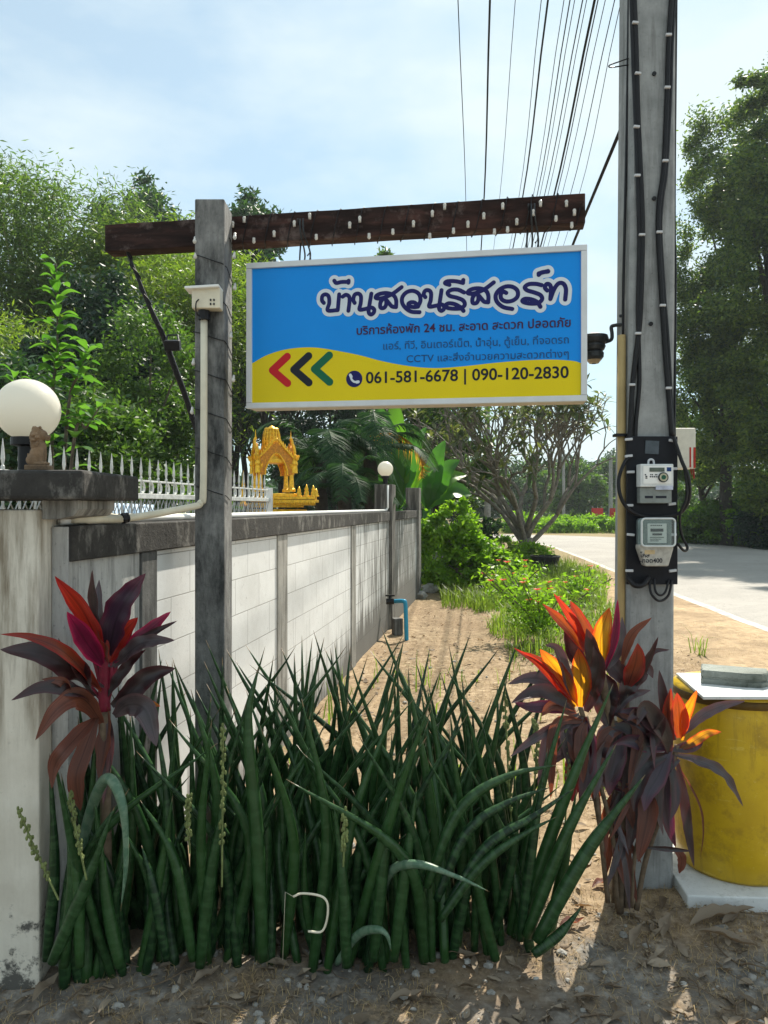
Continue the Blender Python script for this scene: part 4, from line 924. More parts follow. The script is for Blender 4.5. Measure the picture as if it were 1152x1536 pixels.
mbx(MB(), 992.5, 702, 999, 708, 0.0575, 0.0590).build('emblem', simple('blue print patch', (0.01, 0.04, 0.16), 0.4), m1)
cc = P(994.5, 716, MY - 0.058); ax90 = Matrix.Rotation(R(90), 3, 'X')
mb = MB(); mb.lathe([(0.021, 0), (0.021, 0.006)], cc, 24, ax=ax90); pr_ = mb.build('port_ring', M['dark_metal'], m1)
mb = MB(); mb.lathe([(0.0165, 0), (0.0165, 0.0075)], cc, 24, ax=ax90); mb.build('port_face', simple('tan port', (0.45, 0.42, 0.30), 0.4), pr_)
mb = MB(); mb.lathe([(0.0095, 0), (0.0095, 0.009)], cc, 20, ax=ax90); mb.build('port', simple('green port', (0.02, 0.10, 0.06), 0.3), pr_)
mb = MB()
rr = random.Random(8)
for (x0, y0, w, n_) in ((968, 712, 2.4, 2), (975, 712, 2.0, 2), (967.5, 715, 3.0, 5), (960, 712, 3, 1), (961, 714.5, 4, 1), (961, 717, 4, 1)):
    for j in range(n_): mbx(mb, x0 + j * w, y0, x0 + j * w + w * 0.7, y0 + 1.8, 0.0575, 0.0582)
mbx(mb, 962, 744, 974, 747.5, 0.0425, 0.0435); mbx(mb, 978, 744, 994, 747.5, 0.0425, 0.0435)
mb.build('printed_marks', M['black_ink'], m1)
mbx(MB(), 977, 729, 1002, 735, 0.0425, 0.0560).build('label_strip', simple('lilac label', (0.42, 0.45, 0.55), 0.4), m1)
mb = MB(); mb.tube(curve([P(972.5, 697, MY - 0.02), P(973, 691, MY - 0.02), P(976.5, 689, MY - 0.02), P(980, 691, MY - 0.02), P(981, 697, MY - 0.02)], 5), 0.0045, 8); mb.build('hanging_loop', M['clip'], m1)
m2 = thing('electricity_meter', 'glass covered dial electricity meter with handwritten label, lower of two on the pole', 'meter', P(978, 848, MY), 'electricity meters on the pole')
def rr_outline(x0, y0, x1, y1, r, n=5):
    out = []
    for (cx_, cy_, a0) in ((x1 - r, y1 - r, 0), (x0 + r, y1 - r, 90), (x0 + r, y0 + r, 180), (x1 - r, y0 + r, 270)):
        out += [(cx_ + r * math.cos(R(a0 + 90 * i / n)), cy_ + r * math.sin(R(a0 + 90 * i / n))) for i in range(n + 1)]
    return out
kk = MY / F; o2 = P(978.5, 816, MY); mx = (1, 0, 0)
mb = MB(); mb.prism(rr_outline(-25 * kk, -3 * kk, 25 * kk, 39 * kk, 0.016), o2 - Vector((0, 0.03, 0)), mx, (0, 0, 1), (0, 0.028, 0)); mb.build('case', simple('meter case', (0.16, 0.20, 0.20), 0.3, 0.4), m2, bevel=0.003)
dp_ = mbx(MB(), 967, 785, 995, 814, 0.031, 0.036).build('dial_plate', M['white_paint'], m2)
mb = MB(); mbx(mb, 971, 792.5, 990, 797, 0.0365, 0.038); mbx(mb, 974, 799.5, 988, 802.5, 0.0365, 0.038)
for j in range(6): mbx(mb, 971 + j * 3, 787, 973.2 + j * 3, 788.6, 0.0365, 0.037)
for j in range(3): mbx(mb, 970, 805 + j * 2.6, 991 - 4 * j, 806 + j * 2.6, 0.0365, 0.037)
mb.build('dial_print', M['black_ink'], dp_)
mb = MB(); mb.prism(rr_outline(-24 * kk, -1.5 * kk, 24 * kk, 38 * kk, 0.015), o2 - Vector((0, 0.072, 0)), mx, (0, 0, 1), (0, 0.005, 0)); mb.build('glass_front', glass.m, m2)
fr = rr_outline(-24.5 * kk, -2 * kk, 24.5 * kk, 38.5 * kk, 0.015); mb = MB(); mb.tube([o2 + Vector((a, -0.070, b)) for a, b in fr + fr[:1]], 0.0042, 7); mb.build('cover_rim', M['grey_plastic'], m2, smooth=True)
mb = MB(); mb.prism([(-26 * kk, 0), (-26 * kk, -6 * kk), (-17 * kk, -32 * kk), (17 * kk, -32 * kk), (24.5 * kk, -6 * kk), (24.5 * kk, 0)], o2 - Vector((0, 0.055, 0)), mx, (0, 0, 1), (0, 0.053, 0)); mb.build('terminal_cover', simple('dull grey cover', (0.40, 0.38, 0.34), 0.45, var=0.2, scale=60), m2, bevel=0.005)
mbx(MB(), 960, 824, 975, 830, 0.0555, 0.057).build('paper_label', simple('tan label', (0.50, 0.38, 0.22), 0.8), m2)
def scribble(txt, x0, y, x1, mat):
    v, f = text_mesh(txt, 0.02); a = np.array(v); sc = (x1 - x0) * kk / (a[:, 0].max() - a[:, 0].min()); q = P(x0, y, MY - 0.0562); m = MB()
    m.add([q + Vector(((p[0] - a[:, 0].min()) * sc, 0, p[1] * sc)) for p in v], f); m.build('handwriting', mat, m2)
scribble('โหล', 960, 836, 974, M['black_ink']); scribble('-กอด400', 960, 844, 993, M['black_ink'])
# loose loops of meter wire
loops = [([(1010, 655), (1022, 690), (1032, 715), (1034, 745), (1024, 766), (1005, 774), (975, 776), (948, 768), (932, 748), (928, 720), (936, 695), (945, 684)], 0.008, 'black cable looping wide round both sides of the upper meter'),
         ([(1016, 675), (1027, 705), (1030, 745), (1020, 772), (1022, 800), (1031, 821), (1026, 826), (1017, 816)], 0.006, 'loose black wire end curling beside the lower meter'),
         ([(974, 868), (976, 888), (984, 899), (993, 901), (1003, 892), (1008, 870)], 0.0055, 'black wire loop hanging lowest under the meter board'),
         ([(981, 868), (983, 886), (990, 893), (998, 888), (1003, 870)], 0.005, 'smaller black wire loop inside the one under the meter board'),
         ([(941, 866), (952, 878), (965, 877), (973, 866)], 0.011, 'thick short black cable loop under the meter board left corner')]
for pts, r, lb in loops:
    mb = MB(); tag(mb.tube(curve([P(a, b, MY - 0.02 - 0.02 * math.sin(i)) for i, (a, b) in enumerate(pts)], 6), r, 7).build('wire_loop', M['black_rubber'], smooth=True), lb, 'wire')
# white enclosure behind the pole
en = thing('switch_box', 'white box with red paint streaks fixed behind the right side of the pole', 'box', P(1030, 703, 3.36))
ey = 3.36
mbx(MB(), 1008, 642, 1044, 703, -0.10, 0.0, ey).build('case', simple('aged white box', (0.60, 0.58, 0.50), 0.5, var=0.1), en, bevel=0.005)
mb = MB(); mbx(mb, 1034.2, 671, 1036.6, 701, 0.0004, 0.0016, ey); mbx(mb, 1040, 671, 1043.2, 702, 0.0004, 0.0016, ey); mb.build('red_streak', simple('red paint', (0.36, 0.03, 0.02), 0.6, var=0.3), en)
mb = MB(); mb.tube([P(1040, 703, ey - 0.05), P(1041, 718, ey - 0.05)], 0.004, 6); mb.tube([P(1036, 703, ey - 0.05), P(1038, 712, ey - 0.05)], 0.003, 6); mb.build('tail_wire', simple('red brown wire', (0.22, 0.03, 0.02), 0.6), en)
# old lamp on bracket left of the pole
lp = thing('bracket_lamp', 'old dark round lamp on a crooked bracket left of the pole', 'lamp', P(891, 545, 3.36))
LY = 3.36; kl = LY / F
mb = MB(); cc = P(891, 545, LY)
mb.lathe([(7 * kl, 0), (11 * kl, 5 * kl)], cc, 20); mb.build('lens', simple('tan lens', (0.36, 0.28, 0.18), 0.3), lp)
mb = MB(); mb.lathe([(3.0 * kl, -0.8 * kl), (3.0 * kl, 0.6 * kl)], cc, 14); mb.build('centre_cap', M['black_rubber'], lp)
mb = MB(); mb.lathe([(11 * kl, 5 * kl), (14 * kl, 9 * kl), (14.5 * kl, 15 * kl), (12.5 * kl, 18 * kl), (15 * kl, 20 * kl), (17 * kl, 25 * kl), (16 * kl, 28 * kl), (19 * kl, 31 * kl), (21.5 * kl, 36 * kl), (20 * kl, 41 * kl), (6 * kl, 45 * kl)], cc, 24); mb.build('housing', M['dark_metal'], lp, smooth=False)
mb = MB(); mb.tube(curve([P(908, 513, LY - 0.02), P(917, 509, LY - 0.02), P(918, 500, LY - 0.02), P(917, 491, LY - 0.02), P(922, 488, LY - 0.03), P(939, 486, PY + 0.1), P(942, 480, PY + 0.1), P(941, 468, PY + 0.1)], 5), 0.0085, 8); mb.tube([P(930, 474, PY + 0.08), P(942, 473, PY + 0.1)], 0.007, 8); mb.build('bracket', M['dark_metal'], lp, smooth=True)

# ------------------------------------------------------------------ overhead wires and far poles
FPY = 35.0; fpx = PXY(731, FPY)
def far_pole(px, Y, h, r, label, arm=True):
    x = PXY(px, Y); t = thing('power_pole', label, 'pole', (x, Y, 0)); m = MB(); m.lathe([(r, -0.1), (r * 0.75, h)], (x, Y, 0), 8); m.build('shaft', M['pole'], t)
    if arm: m = MB(); m.box((x, Y - 0.12, h - 0.5), (2.4, 0.1, 0.12)); m.build('crossarm', M['grey_metal'], t)
far_pole(731, FPY, 7.6, 0.16, 'slim concrete power pole seen left of the frangipani trunk')
far_pole(845.5, 62, 6.4, 0.14, 'thin far power pole at the road bend left of the red boards', False)
far_pole(916, 50, 5.0, 0.16, 'thin far power pole standing between the two red boards', False)
WZ_ = 7.05
wl_ = [(687, 700, 5, 'thin leftmost overhead wire above the sign'), (735, 722, 11, 'thick black overhead cable second from the left above the sign'), (773, 741, 3.5, 'very thin faint overhead wire just right of the thick left cable'),
       (812, 765, 4, None), (822, 770, 10, 'thick overhead cable at the left side of the wire bundle'), (846, 783, 4, None), (855, 788, 6, None), (862, 792, 4, None), (874, 798, 6, None), (880, 803, 4, None), (892, 811, 13, 'thickest dark cable in the middle of the overhead wire bundle'), (897, 815, 6, None), (908, 822, 4, None), (922, 833, 5, None), (932, 845, 4, 'rightmost thin overhead wire nearest the pole')]
for i, (a, b, r, lb) in enumerate(wl_):
    y1 = (WZ_ - EYE) / (HY / F); y2 = (WZ_ - EYE) / ((HY - 369) / F)
    p1 = Vector((PXY(a, y1), y1, WZ_)); p2 = Vector((PXY(b, y2), y2, WZ_)); d = (p2 - p1) / (y2 - y1); p0 = p1 + d * (PY + 0.09 - y1); p3 = Vector((fpx + (i - 7) * 0.14, FPY - 0.12, WZ_ + 0.1))
    mb = MB(); o = mb.tube(curve([p0, p1, p2, p3], 6), r * 0.00115, 5).build('overhead_wire', M['black_rubber'], smooth=True)
    tag(o, lb or 'thin black overhead wire within the bundle along the road', 'wire', 'overhead wires along the road' if lb is None else 'single overhead wires')
mb = MB(); a = P(943, 165, PY + 0.08); mb.tube([a, P(862, 360, 4.77), Vector((fpx, FPY - 0.1, 3.4))], 0.0085, 6)
tag(mb.build('overhead_wire', M['black_rubber'], smooth=True), 'single low black cable sloping from the pole down behind the sign corner', 'wire', 'single overhead wires')
mb = MB(); mb.tube(curve([P(944, 87, PY + 0.05), P(930, 92, PY), P(914, 98, PY - 0.02), P(918, 101, PY), P(944, 97, PY + 0.05)], 5), 0.0028, 5)
tag(mb.build('wire_loop', M['black_rubber'], smooth=True), 'small thin wire loop sticking out left near the pole top', 'wire')

# ------------------------------------------------------------------ drum, lid, block, slab
def drum_mat():
    t = NT('yellow drum plastic')
    c = t.ramp(t.noise(4, 6, 0.6), [(0.3, (0.46, 0.285, 0.003)), (0.7, (0.62, 0.41, 0.006))])
    scr = t.ramp(t.noise(1.0, 6, 0.75, t.vec((9, 9, 26)), 1.5), [(0.60, 0.0), (0.66, 0.35), (0.70, 0.0)]); c = t.mix(scr, c, (0.75, 0.60, 0.16))
    dirt = t.ramp(t.noise(7, 7, 0.75), [(0.50, 0.0), (0.70, 0.7)]); c = t.mix(dirt, c, (0.17, 0.095, 0.012))
    dr2 = t.ramp(t.noise(1.0, 7, 0.75, t.vec((10, 10, 1.1))), [(0.52, 0.0), (0.66, 0.55)]); c = t.mix(dr2, c, (0.13, 0.075, 0.015))
    sc2 = t.ramp(t.noise(60, 4, 0.7), [(0.66, 0.0), (0.74, 0.5)]); c = t.mix(sc2, c, (0.62, 0.52, 0.25))
    t.color(c); t.rough(0.38); t.bump(t.noise(30, 4), 0.08, 0.004); return t.m
dr = thing('plastic_drum', 'yellow plastic drum on a white slab beside the pole', 'drum', (1.585, 3.34, 0.055))
dc = Vector((1.585, 3.34, 0.055)); rd_ = 0.265
mb = MB(); mb.lathe([(0.235, 0), (0.252, 0.02), (0.262, 0.10), (rd_, 0.14), (rd_, 0.66), (0.262, 0.72), (0.258, 0.745), (0.262, 0.76), (0.262, 0.795)], dc, 48); mb.build('body', drum_mat(), dr, smooth=True)
mb = MB(); mb.lathe([(0.264, 0.745), (0.270, 0.752), (0.270, 0.772), (0.264, 0.779)], dc, 48); mb.build('rim_band', simple('brown rim', (0.10, 0.055, 0.01), 0.5), dr, smooth=True)
mb = MB(); mb.prism([(1.315, 3.05), (1.90, 3.05), (1.82, 3.40), (1.785, 3.485), (1.375, 3.485)], (0, 0, 0.868), (1, 0, 0), (0, 1, 0), (0, 0, -0.014))
tag(mb.build('lid_board', M['slab'], bevel=0.003), 'white board lying as a lid on the yellow drum', 'board')
bk = thing('paver_block', 'rough grey grooved concrete paver weighing down the drum lid', 'paver', (1.555, 3.29, 0.868))
for (z0, z1, ins) in ((0.870, 0.890, 0.0), (0.889, 0.902, 0.009), (0.901, 0.926, -0.002)):
    pass
mb = MB(); L_, W_ = 0.135, 0.075
out = [(-L_, -W_), (-L_ * 0.2, -W_), (L_ * 0.35, -W_ * 1.02), (L_ * 0.80, -W_ * 0.8), (L_, -W_ * 0.25), (L_, W_), (-L_, W_)]
lev = [(0.869, 0.97), (0.882, 1.0), (0.889, 1.0), (0.892, 0.93), (0.900, 0.93), (0.903, 1.0), (0.922, 1.0), (0.928, 0.96)]
Q = Matrix.Rotation(R(-24), 3, 'Z'); bvv = []
oo = curve([Vector((a, b, 0)) for a, b in out + out[:1]], 1)
fine = []
for a, b in zip(out, out[1:] + out[:1]):
    for j in range(8): fine.append((a[0] + (b[0] - a[0]) * j / 8, a[1] + (b[1] - a[1]) * j / 8))
nb = len(fine)
for z, s_ in lev:
    for a, b in fine:
        p = Vector((1.555, 3.285, 0)) + Q @ Vector((a * s_, b * s_, 0)) + Vector((0, 0, z)); p += Vector((noise.noise(p * 45), noise.noise(p * 45 + Vector((3, 0, 0))), 0)) * 0.005; bvv.append(p)
mb.add(bvv, [(i * nb + a, i * nb + (a + 1) % nb, (i + 1) * nb + (a + 1) % nb, (i + 1) * nb + a) for i in range(len(lev) - 1) for a in range(nb)] + [tuple(reversed(range(nb))), tuple((len(lev) - 1) * nb + a for a in range(nb))])
mb.build('block', M['block'], bk)
mb = MB(); mb.prism([(1.243, 3.035), (2.15, 2.99), (2.2, 3.75), (1.30, 3.80)], (0, 0, 0.055), (1, 0, 0), (0, 1, 0), (0, 0, -0.07))
tag(mb.build('base_slab', M['slab'], bevel=0.006), 'white slab on the ground under the yellow drum', 'slab')

# ------------------------------------------------------------------ snake plants
def sans_leaf(mb, pts, r, k=7):
    c = curve(pts, k); m = len(c)
    o_ = len(mb.uv)
    mb.tube(c, [r * (0.58 + 0.42 * math.sin(min(1, i / (m - 1) * 1.25 + 0.12) * math.pi) ** 0.8) * (1 if i / (m - 1) < 0.5 else max(0.04, (1 - ((i / (m - 1) - 0.5) / 0.5) ** 2.6))) for i in range(m)], 9)
    for j in range(o_, len(mb.uv)): mb.uv[j] = (mb.uv[j][0], ((j - o_) // 9) / (m - 1))
def spike(mb, pts, rnd):
    c = curve(pts, 12); mb.tube(c, 0.0035, 5)
    for i, p in enumerate(c[len(c) // 4:]):
        for j in range(3): mb.ell(p + Vector((rnd.uniform(-1, 1), rnd.uniform(-1, 1), rnd.uniform(-1, 1))) * 0.009, (0.005, 0.005, 0.008), 6)
rs = random.Random(21)
SG = 'snake plants massed in front of the wall'
LBL = 'dark green cylindrical snake plant standing in the dense mass before the wall'
def plant(px, Y, leaves, label=LBL, spikes=(), pale=()):
    x = PXY(px, Y); z = GZ(x, Y); rt = thing('snake_plant', label, 'plant', (x, Y, z), SG)
    m = MB()
    for pts, r in leaves: sans_leaf(m, pts, r)
    m.build('leaves', M['sans'], rt, smooth=True)
    for pts, r in pale: m = MB(); sans_leaf(m, pts, r); m.build('pale_leaf', M['sans_pale'], rt, smooth=True)
    for pts in spikes: m = MB(); spike(m, pts, rs); m.build('flower_spike', M['spike'], rt)
def fan(px, Y, n, hgt, lean=0.0, spread=0.30, r=0.0208):
    x = PXY(px, Y); z = GZ(x, Y); out = []
    for i in range(n):
        bx, by = x + rs.gauss(0, 0.05), Y + rs.uniform(-0.02, 0.10); a = lean + rs.gauss(0, spread * 0.62); b = rs.gauss(0.0, 0.16); h = hgt * rs.choice((1, 0.95, 0.9, 0.8, 0.62, 0.5)) * rs.uniform(0.92, 1.05)
        bend = rs.gauss(0, 0.10) + a * 0.3 + rs.choice((0, 0, 0, 0, 0, 0, 0.28, -0.28))
        k_ = rs.gauss(0, 0.05); mid = Vector((bx + a * h * 0.42 + k_, by + b * h * 0.45, z + h * 0.52)); tip = Vector((bx + (a + bend) * h, by + b * h * 0.9, z + h * (1 - 0.25 * (a + bend) ** 2)))
        lim = -1.119 + 0.1586 * (tip.y - 2.6) + 0.02
        if tip.x < lim and tip.y > 2.55: tip.x = lim + rs.uniform(0, 0.1)
        if mid.x < lim + 0.02 and mid.y > 2.5: mid.x = lim + 0.03
        if tip.x / tip.y < -0.452 or abs(a + bend) > 0.62 or tip.x > 0.74: continue
        out.append(([Vector((bx, by, z - 0.03)), mid, tip], r * rs.uniform(0.78, 1.12)))
    return out
front = [(112, 2.50, 0.85), (140, 2.52, 0.9), (190, 2.58, 0.98), (245, 2.62, 1.0), (300, 2.66, 0.98), (350, 2.64, 0.98), (405, 2.68, 1.0), (465, 2.64, 1.0), (520, 2.68, 1.02), (575, 2.66, 0.98), (630, 2.70, 0.98), (690, 2.70, 0.92), (745, 2.72, 0.86), (795, 2.74, 0.80)]
midr = [(180, 2.78, 0.98), (230, 2.82, 1.05), (285, 2.86, 1.08), (345, 2.88, 1.1), (400, 2.86, 1.12), (460, 2.9, 1.12), (520, 2.88, 1.1), (580, 2.9, 1.12), (640, 2.9, 1.12), (700, 2.92, 1.06), (755, 2.92, 0.96)]
back = [(350, 3.12, 1.10), (400, 3.12, 1.12), (450, 3.1, 1.16), (505, 3.12, 1.12), (560, 3.1, 1.12), (620, 3.12, 1.14), (680, 3.1, 1.08), (735, 3.08, 1.02)]
for (px, Y, h) in front: plant(px, Y, fan(px, Y, rs.randint(6, 8), h, (px - 420) / 420 * 0.10))
for (px, Y, h) in midr: plant(px, Y, fan(px, Y, rs.randint(6, 8), h, (px - 420) / 420 * 0.12))
for (px, Y, h) in back: plant(px, Y, fan(px, Y, rs.randint(6, 8), h, (px - 450) / 420 * 0.14))
q = lambda l, Y: [P(a, b, Y + 0.015 * i) for i, (a, b) in enumerate(l)]
plant(800, 2.70, [(q([(805, 1412), (885, 1270), (968, 1162)], 2.66), 0.027), (q([(790, 1405), (850, 1250), (925, 1115)], 2.70), 0.024), (q([(775, 1400), (850, 1190), (920, 1025)], 2.76), 0.024), (q([(800, 1432), (840, 1400), (873, 1360)], 2.64), 0.02), (q([(765, 1400), (800, 1230), (850, 1050)], 2.8), 0.022), (q([(780, 1410), (800, 1260), (822, 1120)], 2.72), 0.02)], 'snake plant at the right end of the mass with long leaves slanting right')
plant(690, 2.64, [(q([(640, 1330), (690, 1215), (760, 1165), (838, 1147)], 2.62), 0.020), (q([(655, 1350), (700, 1250), (760, 1205), (828, 1180)], 2.60), 0.018), (q([(670, 1360), (730, 1270), (800, 1225), (862, 1182)], 2.60), 0.018), (q([(660, 1380), (720, 1300), (780, 1255), (835, 1225)], 2.58), 0.017)], 'snake plant with several thin leaves arching over to the right')
plant(585, 2.56, [(q([(560, 1440), (575, 1300), (600, 1130)], 2.6), 0.022), (q([(590, 1440), (610, 1290), (625, 1180)], 2.6), 0.022)], 'snake plant with a pale leaf drooping sideways low in the mass', pale=[([P(560, 1420, 2.75), P(580, 1318, 2.66), P(620, 1296, 2.54), P(680, 1313, 2.50), P(735, 1338, 2.50)], 0.0165)])
plant(545, 2.52, [(q([(520, 1450), (515, 1330), (500, 1200)], 2.58), 0.022)], 'snake plant with a short pale leaf hooked over near the ground', pale=[([P(505, 1445, 2.66), P(535, 1404, 2.58), P(562, 1394, 2.51), P(580, 1402, 2.48), P(587, 1427, 2.48)], 0.015)])
plant(170, 2.44, [(q([(78, 1444), (130, 1324), (172, 1209)], 2.44), 0.022), (q([(95, 1450), (110, 1300), (92, 1160)], 2.46), 0.022), (q([(120, 1450), (115, 1310), (98, 1230)], 2.45), 0.019), (q([(70, 1440), (82, 1300), (74, 1130)], 2.5), 0.02), (q([(180, 1450), (160, 1350), (140, 1180)], 2.5), 0.022)], 'snake plant beside the gate pillar with one pale blue-green leaf hanging down', pale=[([P(110, 1330, 2.62), P(135, 1220, 2.56), P(160, 1168, 2.44), P(183, 1205, 2.38), P(189, 1290, 2.37), P(181, 1367, 2.38)], 0.019)], spikes=[q([(88, 1350), (55, 1280), (28, 1215)], 2.42), q([(130, 1320), (115, 1250), (105, 1190)], 2.42)])
plant(330, 2.56, [(q([(300, 1450), (318, 1300), (345, 1150)], 2.56), 0.023), (q([(395, 1440), (385, 1250), (372, 1085), (388, 1000)], 2.58), 0.025), (q([(290, 1440), (262, 1290), (210, 1200)], 2.56), 0.02), (q([(250, 1440), (230, 1330), (212, 1268)], 2.54), 0.018)], 'snake plant with pale flower spikes and one very upright thick leaf', spikes=[q([(333, 1330), (334, 1200), (335, 1090)], 2.5), q([(285, 1280), (282, 1230), (284, 1195)], 2.5), q([(515, 1300), (517, 1250), (516, 1215)], 2.5)])
plant(760, 2.95, fan(760, 3.0, 4, 0.95, 0.25), 'snake plant at the back right with slim flower spikes over the dry ground', spikes=[q([(770, 1280), (762, 1150), (757, 1040)], 2.9), q([(800, 1200), (805, 1120), (802, 1080)], 2.9), q([(847, 1250), (852, 1150), (850, 1090)], 2.9)])

# ------------------------------------------------------------------ cordylines (ti plants)
def ti_plant(name_label, base, zs, Y, leaves, mats, stems, seed, fwd=lambda x: 0.0):
    rnd = random.Random(seed); rt = thing('ti_plant', name_label, 'plant', base)
    for (pts, w, mk) in leaves:
        m = MB(); n = len(pts); lift = rnd.uniform(-0.10, 0.06)
        p3 = [P(zs(a, b)[0], zs(a, b)[1], Y + dy + lift * i / max(1, n - 1)) for i, (a, b, dy) in enumerate([(q_[0], q_[1], fwd(q_[0])) for q_ in pts])]
        if n == 2:
            md = p3[0].lerp(p3[1], 0.55) + Vector((rnd.uniform(-.012, .012), -0.03, rnd.uniform(0.0, .02))); p3 = [p3[0], md, p3[1]]
        up = Vector((rnd.uniform(-0.45, 0.45), -1.0, rnd.uniform(0.1, 0.7)))
        m.blade(p3, w, up, fold=rnd.uniform(0.15, 0.55), k=10, wave=rnd.uniform(0.08, 0.24))
        m.build('leaf', M[mk], rt, smooth=True)
    for pts, r, mk in stems:
        m = MB(); m.tube(curve([P(zs(a, b)[0], zs(a, b)[1], Y + 0.01) for a, b in pts], 6), r, 8); m.build('stem', M[mk], rt, smooth=True)
    return rt
Z7 = lambda a, b: (a / 2.743, 840 + b / 2.743)
kw = 2.62 / F / 2.743
L1 = [([(430, 400), (345, 215), (225, 65)], 75, 'ti_scarlet'), ([(425, 380), (395, 215), (380, 40)], 75, 'ti_dark'), ([(440, 370), (405, 240), (408, 80)], 50, 'ti_lilac'), ([(445, 390), (490, 220), (600, 55)], 118, 'ti_purple'), ([(440, 420), (400, 310), (350, 212)], 120, 'ti_brown'),
      ([(420, 430), (350, 330), (275, 212)], 80, 'ti_pink'), ([(450, 420), (490, 320), (568, 236)], 80, 'ti_scarlet'), ([(450, 440), (480, 350), (545, 260)], 90, 'ti_dark'), ([(470, 420), (570, 330), (703, 212)], 65, 'ti_pink'), ([(470, 440), (580, 345), (720, 330)], 62, 'ti_lilac'),
      ([(480, 420), (600, 320), (730, 250)], 35, 'ti_dark'),
      ([(415, 540), (270, 385), (130, 320), (0, 305)], 48, 'ti_red'), ([(400, 560), (320, 460), (180, 385), (0, 368)], 100, 'ti_dark'), ([(400, 580), (300, 535), (170, 525), (45, 578)], 62, 'ti_dark'), ([(400, 600), (330, 540), (260, 500), (170, 490)], 55, 'ti_brown'),
      ([(420, 670), (340, 570), (240, 610), (145, 742)], 82, 'ti_brown'), ([(460, 600), (520, 560), (610, 480), (722, 445)], 85, 'ti_dark'), ([(470, 640), (530, 595), (600, 620), (645, 768)], 92, 'ti_lilac'), ([(440, 600), (440, 700), (430, 780), (408, 905)], 68, 'ti_brown'),
      ([(400, 650), (345, 790), (312, 900), (332, 1032)], 68, 'ti_brown'), ([(390, 650), (270, 780), (225, 850), (213, 942)], 66, 'ti_brown'), ([(440, 620), (455, 740), (440, 860), (425, 1010)], 40, 'ti_lilac'), ([(560, 585), (610, 588), (660, 602)], 28, 'ti_gold'),
      ([(430, 520), (330, 470), (270, 390), (240, 320)], 45, 'ti_lilac'), ([(440, 560), (500, 470), (560, 400), (600, 370)], 50, 'ti_dark')]
b1 = Vector((PXY(160, 2.62), 2.62, GZ(PXY(160, 2.62), 2.62)))
ti_plant('red and purple ti plant beside the gate pillar above the snake plants', b1, Z7, 2.60, [(a, w * kw, m) for a, w, m in L1], None,
         [([(440, 1560), (436, 1100), (432, 620)], 0.020, 'cane'), ([(432, 620), (428, 520), (432, 400)], 0.021, 'ti_stem'), ([(438, 600), (470, 480), (480, 400)], 0.008, 'ti_stem'), ([(425, 560), (400, 450), (370, 350)], 0.009, 'ti_stem'), ([(420, 580), (360, 500), (290, 400)], 0.007, 'ti_stem'), ([(425, 690), (380, 610), (330, 570)], 0.006, 'ti_stem'), ([(440, 580), (460, 480), (455, 400)], 0.009, 'ti_stem'), ([(428, 500), (405, 400), (415, 330)], 0.008, 'ti_lilac')], 3, fwd=lambda x: -0.24 * min(1.0, max(0.0, (440 - x) / 170)))

Z8 = lambda a, b: (740 + a / 2.796, 860 + b / 2.796)
kw = 2.95 / F / 2.796
LA = [([(345, 560), (280, 430), (195, 318)], 92, 'ti_gold'), ([(365, 560), (368, 430), (356, 313)], 98, 'ti_gold'), ([(330, 540), (200, 390), (85, 312)], 36, 'ti_scarlet'), ([(345, 540), (230, 400), (130, 330)], 60, 'ti_red'), ([(340, 560), (240, 460), (150, 440), (60, 465)], 70, 'ti_lilac'), ([(340, 570), (230, 500), (150, 505), (75, 545)], 70, 'ti_dark'), ([(345, 580), (240, 560), (150, 560), (85, 540)], 60, 'ti_purple'),
      ([(360, 590), (260, 640), (160, 700), (70, 770)], 45, 'ti_lilac'), ([(350, 600), (290, 560), (240, 560), (200, 600)], 60, 'ti_brown'), ([(370, 600), (300, 720), (240, 780), (190, 790)], 80, 'ti_lilac'), ([(380, 600), (370, 720), (340, 850), (330, 960)], 110, 'ti_dark'), ([(390, 580), (420, 480), (440, 380), (420, 300)], 90, 'ti_dark'), ([(360, 620), (290, 640), (255, 690), (250, 670)], 50, 'ti_gold'), ([(380, 620), (400, 760), (380, 900), (360, 1010)], 80, 'ti_purple'), ([(330, 520), (270, 330), (215, 300)], 60, 'ti_lilac')]
rl = random.Random(17)
LA += [([(390, 620), (x1 := 360 + rl.uniform(-120, 80), rl.uniform(640, 720)), (x1 + rl.uniform(-60, 40), rl.uniform(800, 1000))], rl.uniform(40, 90), rl.choice(('ti_dark', 'ti_purple', 'ti_brown', 'ti_lilac'))) for _ in range(8)]
bA = Vector((PXY(905, 2.98), 2.98, 0))
ti_plant('ti plant with glowing gold leaves at lower left of the pole', bA, Z8, 2.94, [(a, w * kw * 0.88, m) for a, w, m in LA], None,
         [([(480, 1380), (440, 1000), (400, 700), (365, 560)], 0.010, 'cane'), ([(520, 1400), (500, 1100), (440, 850), (390, 600)], 0.009, 'cane')], 7)
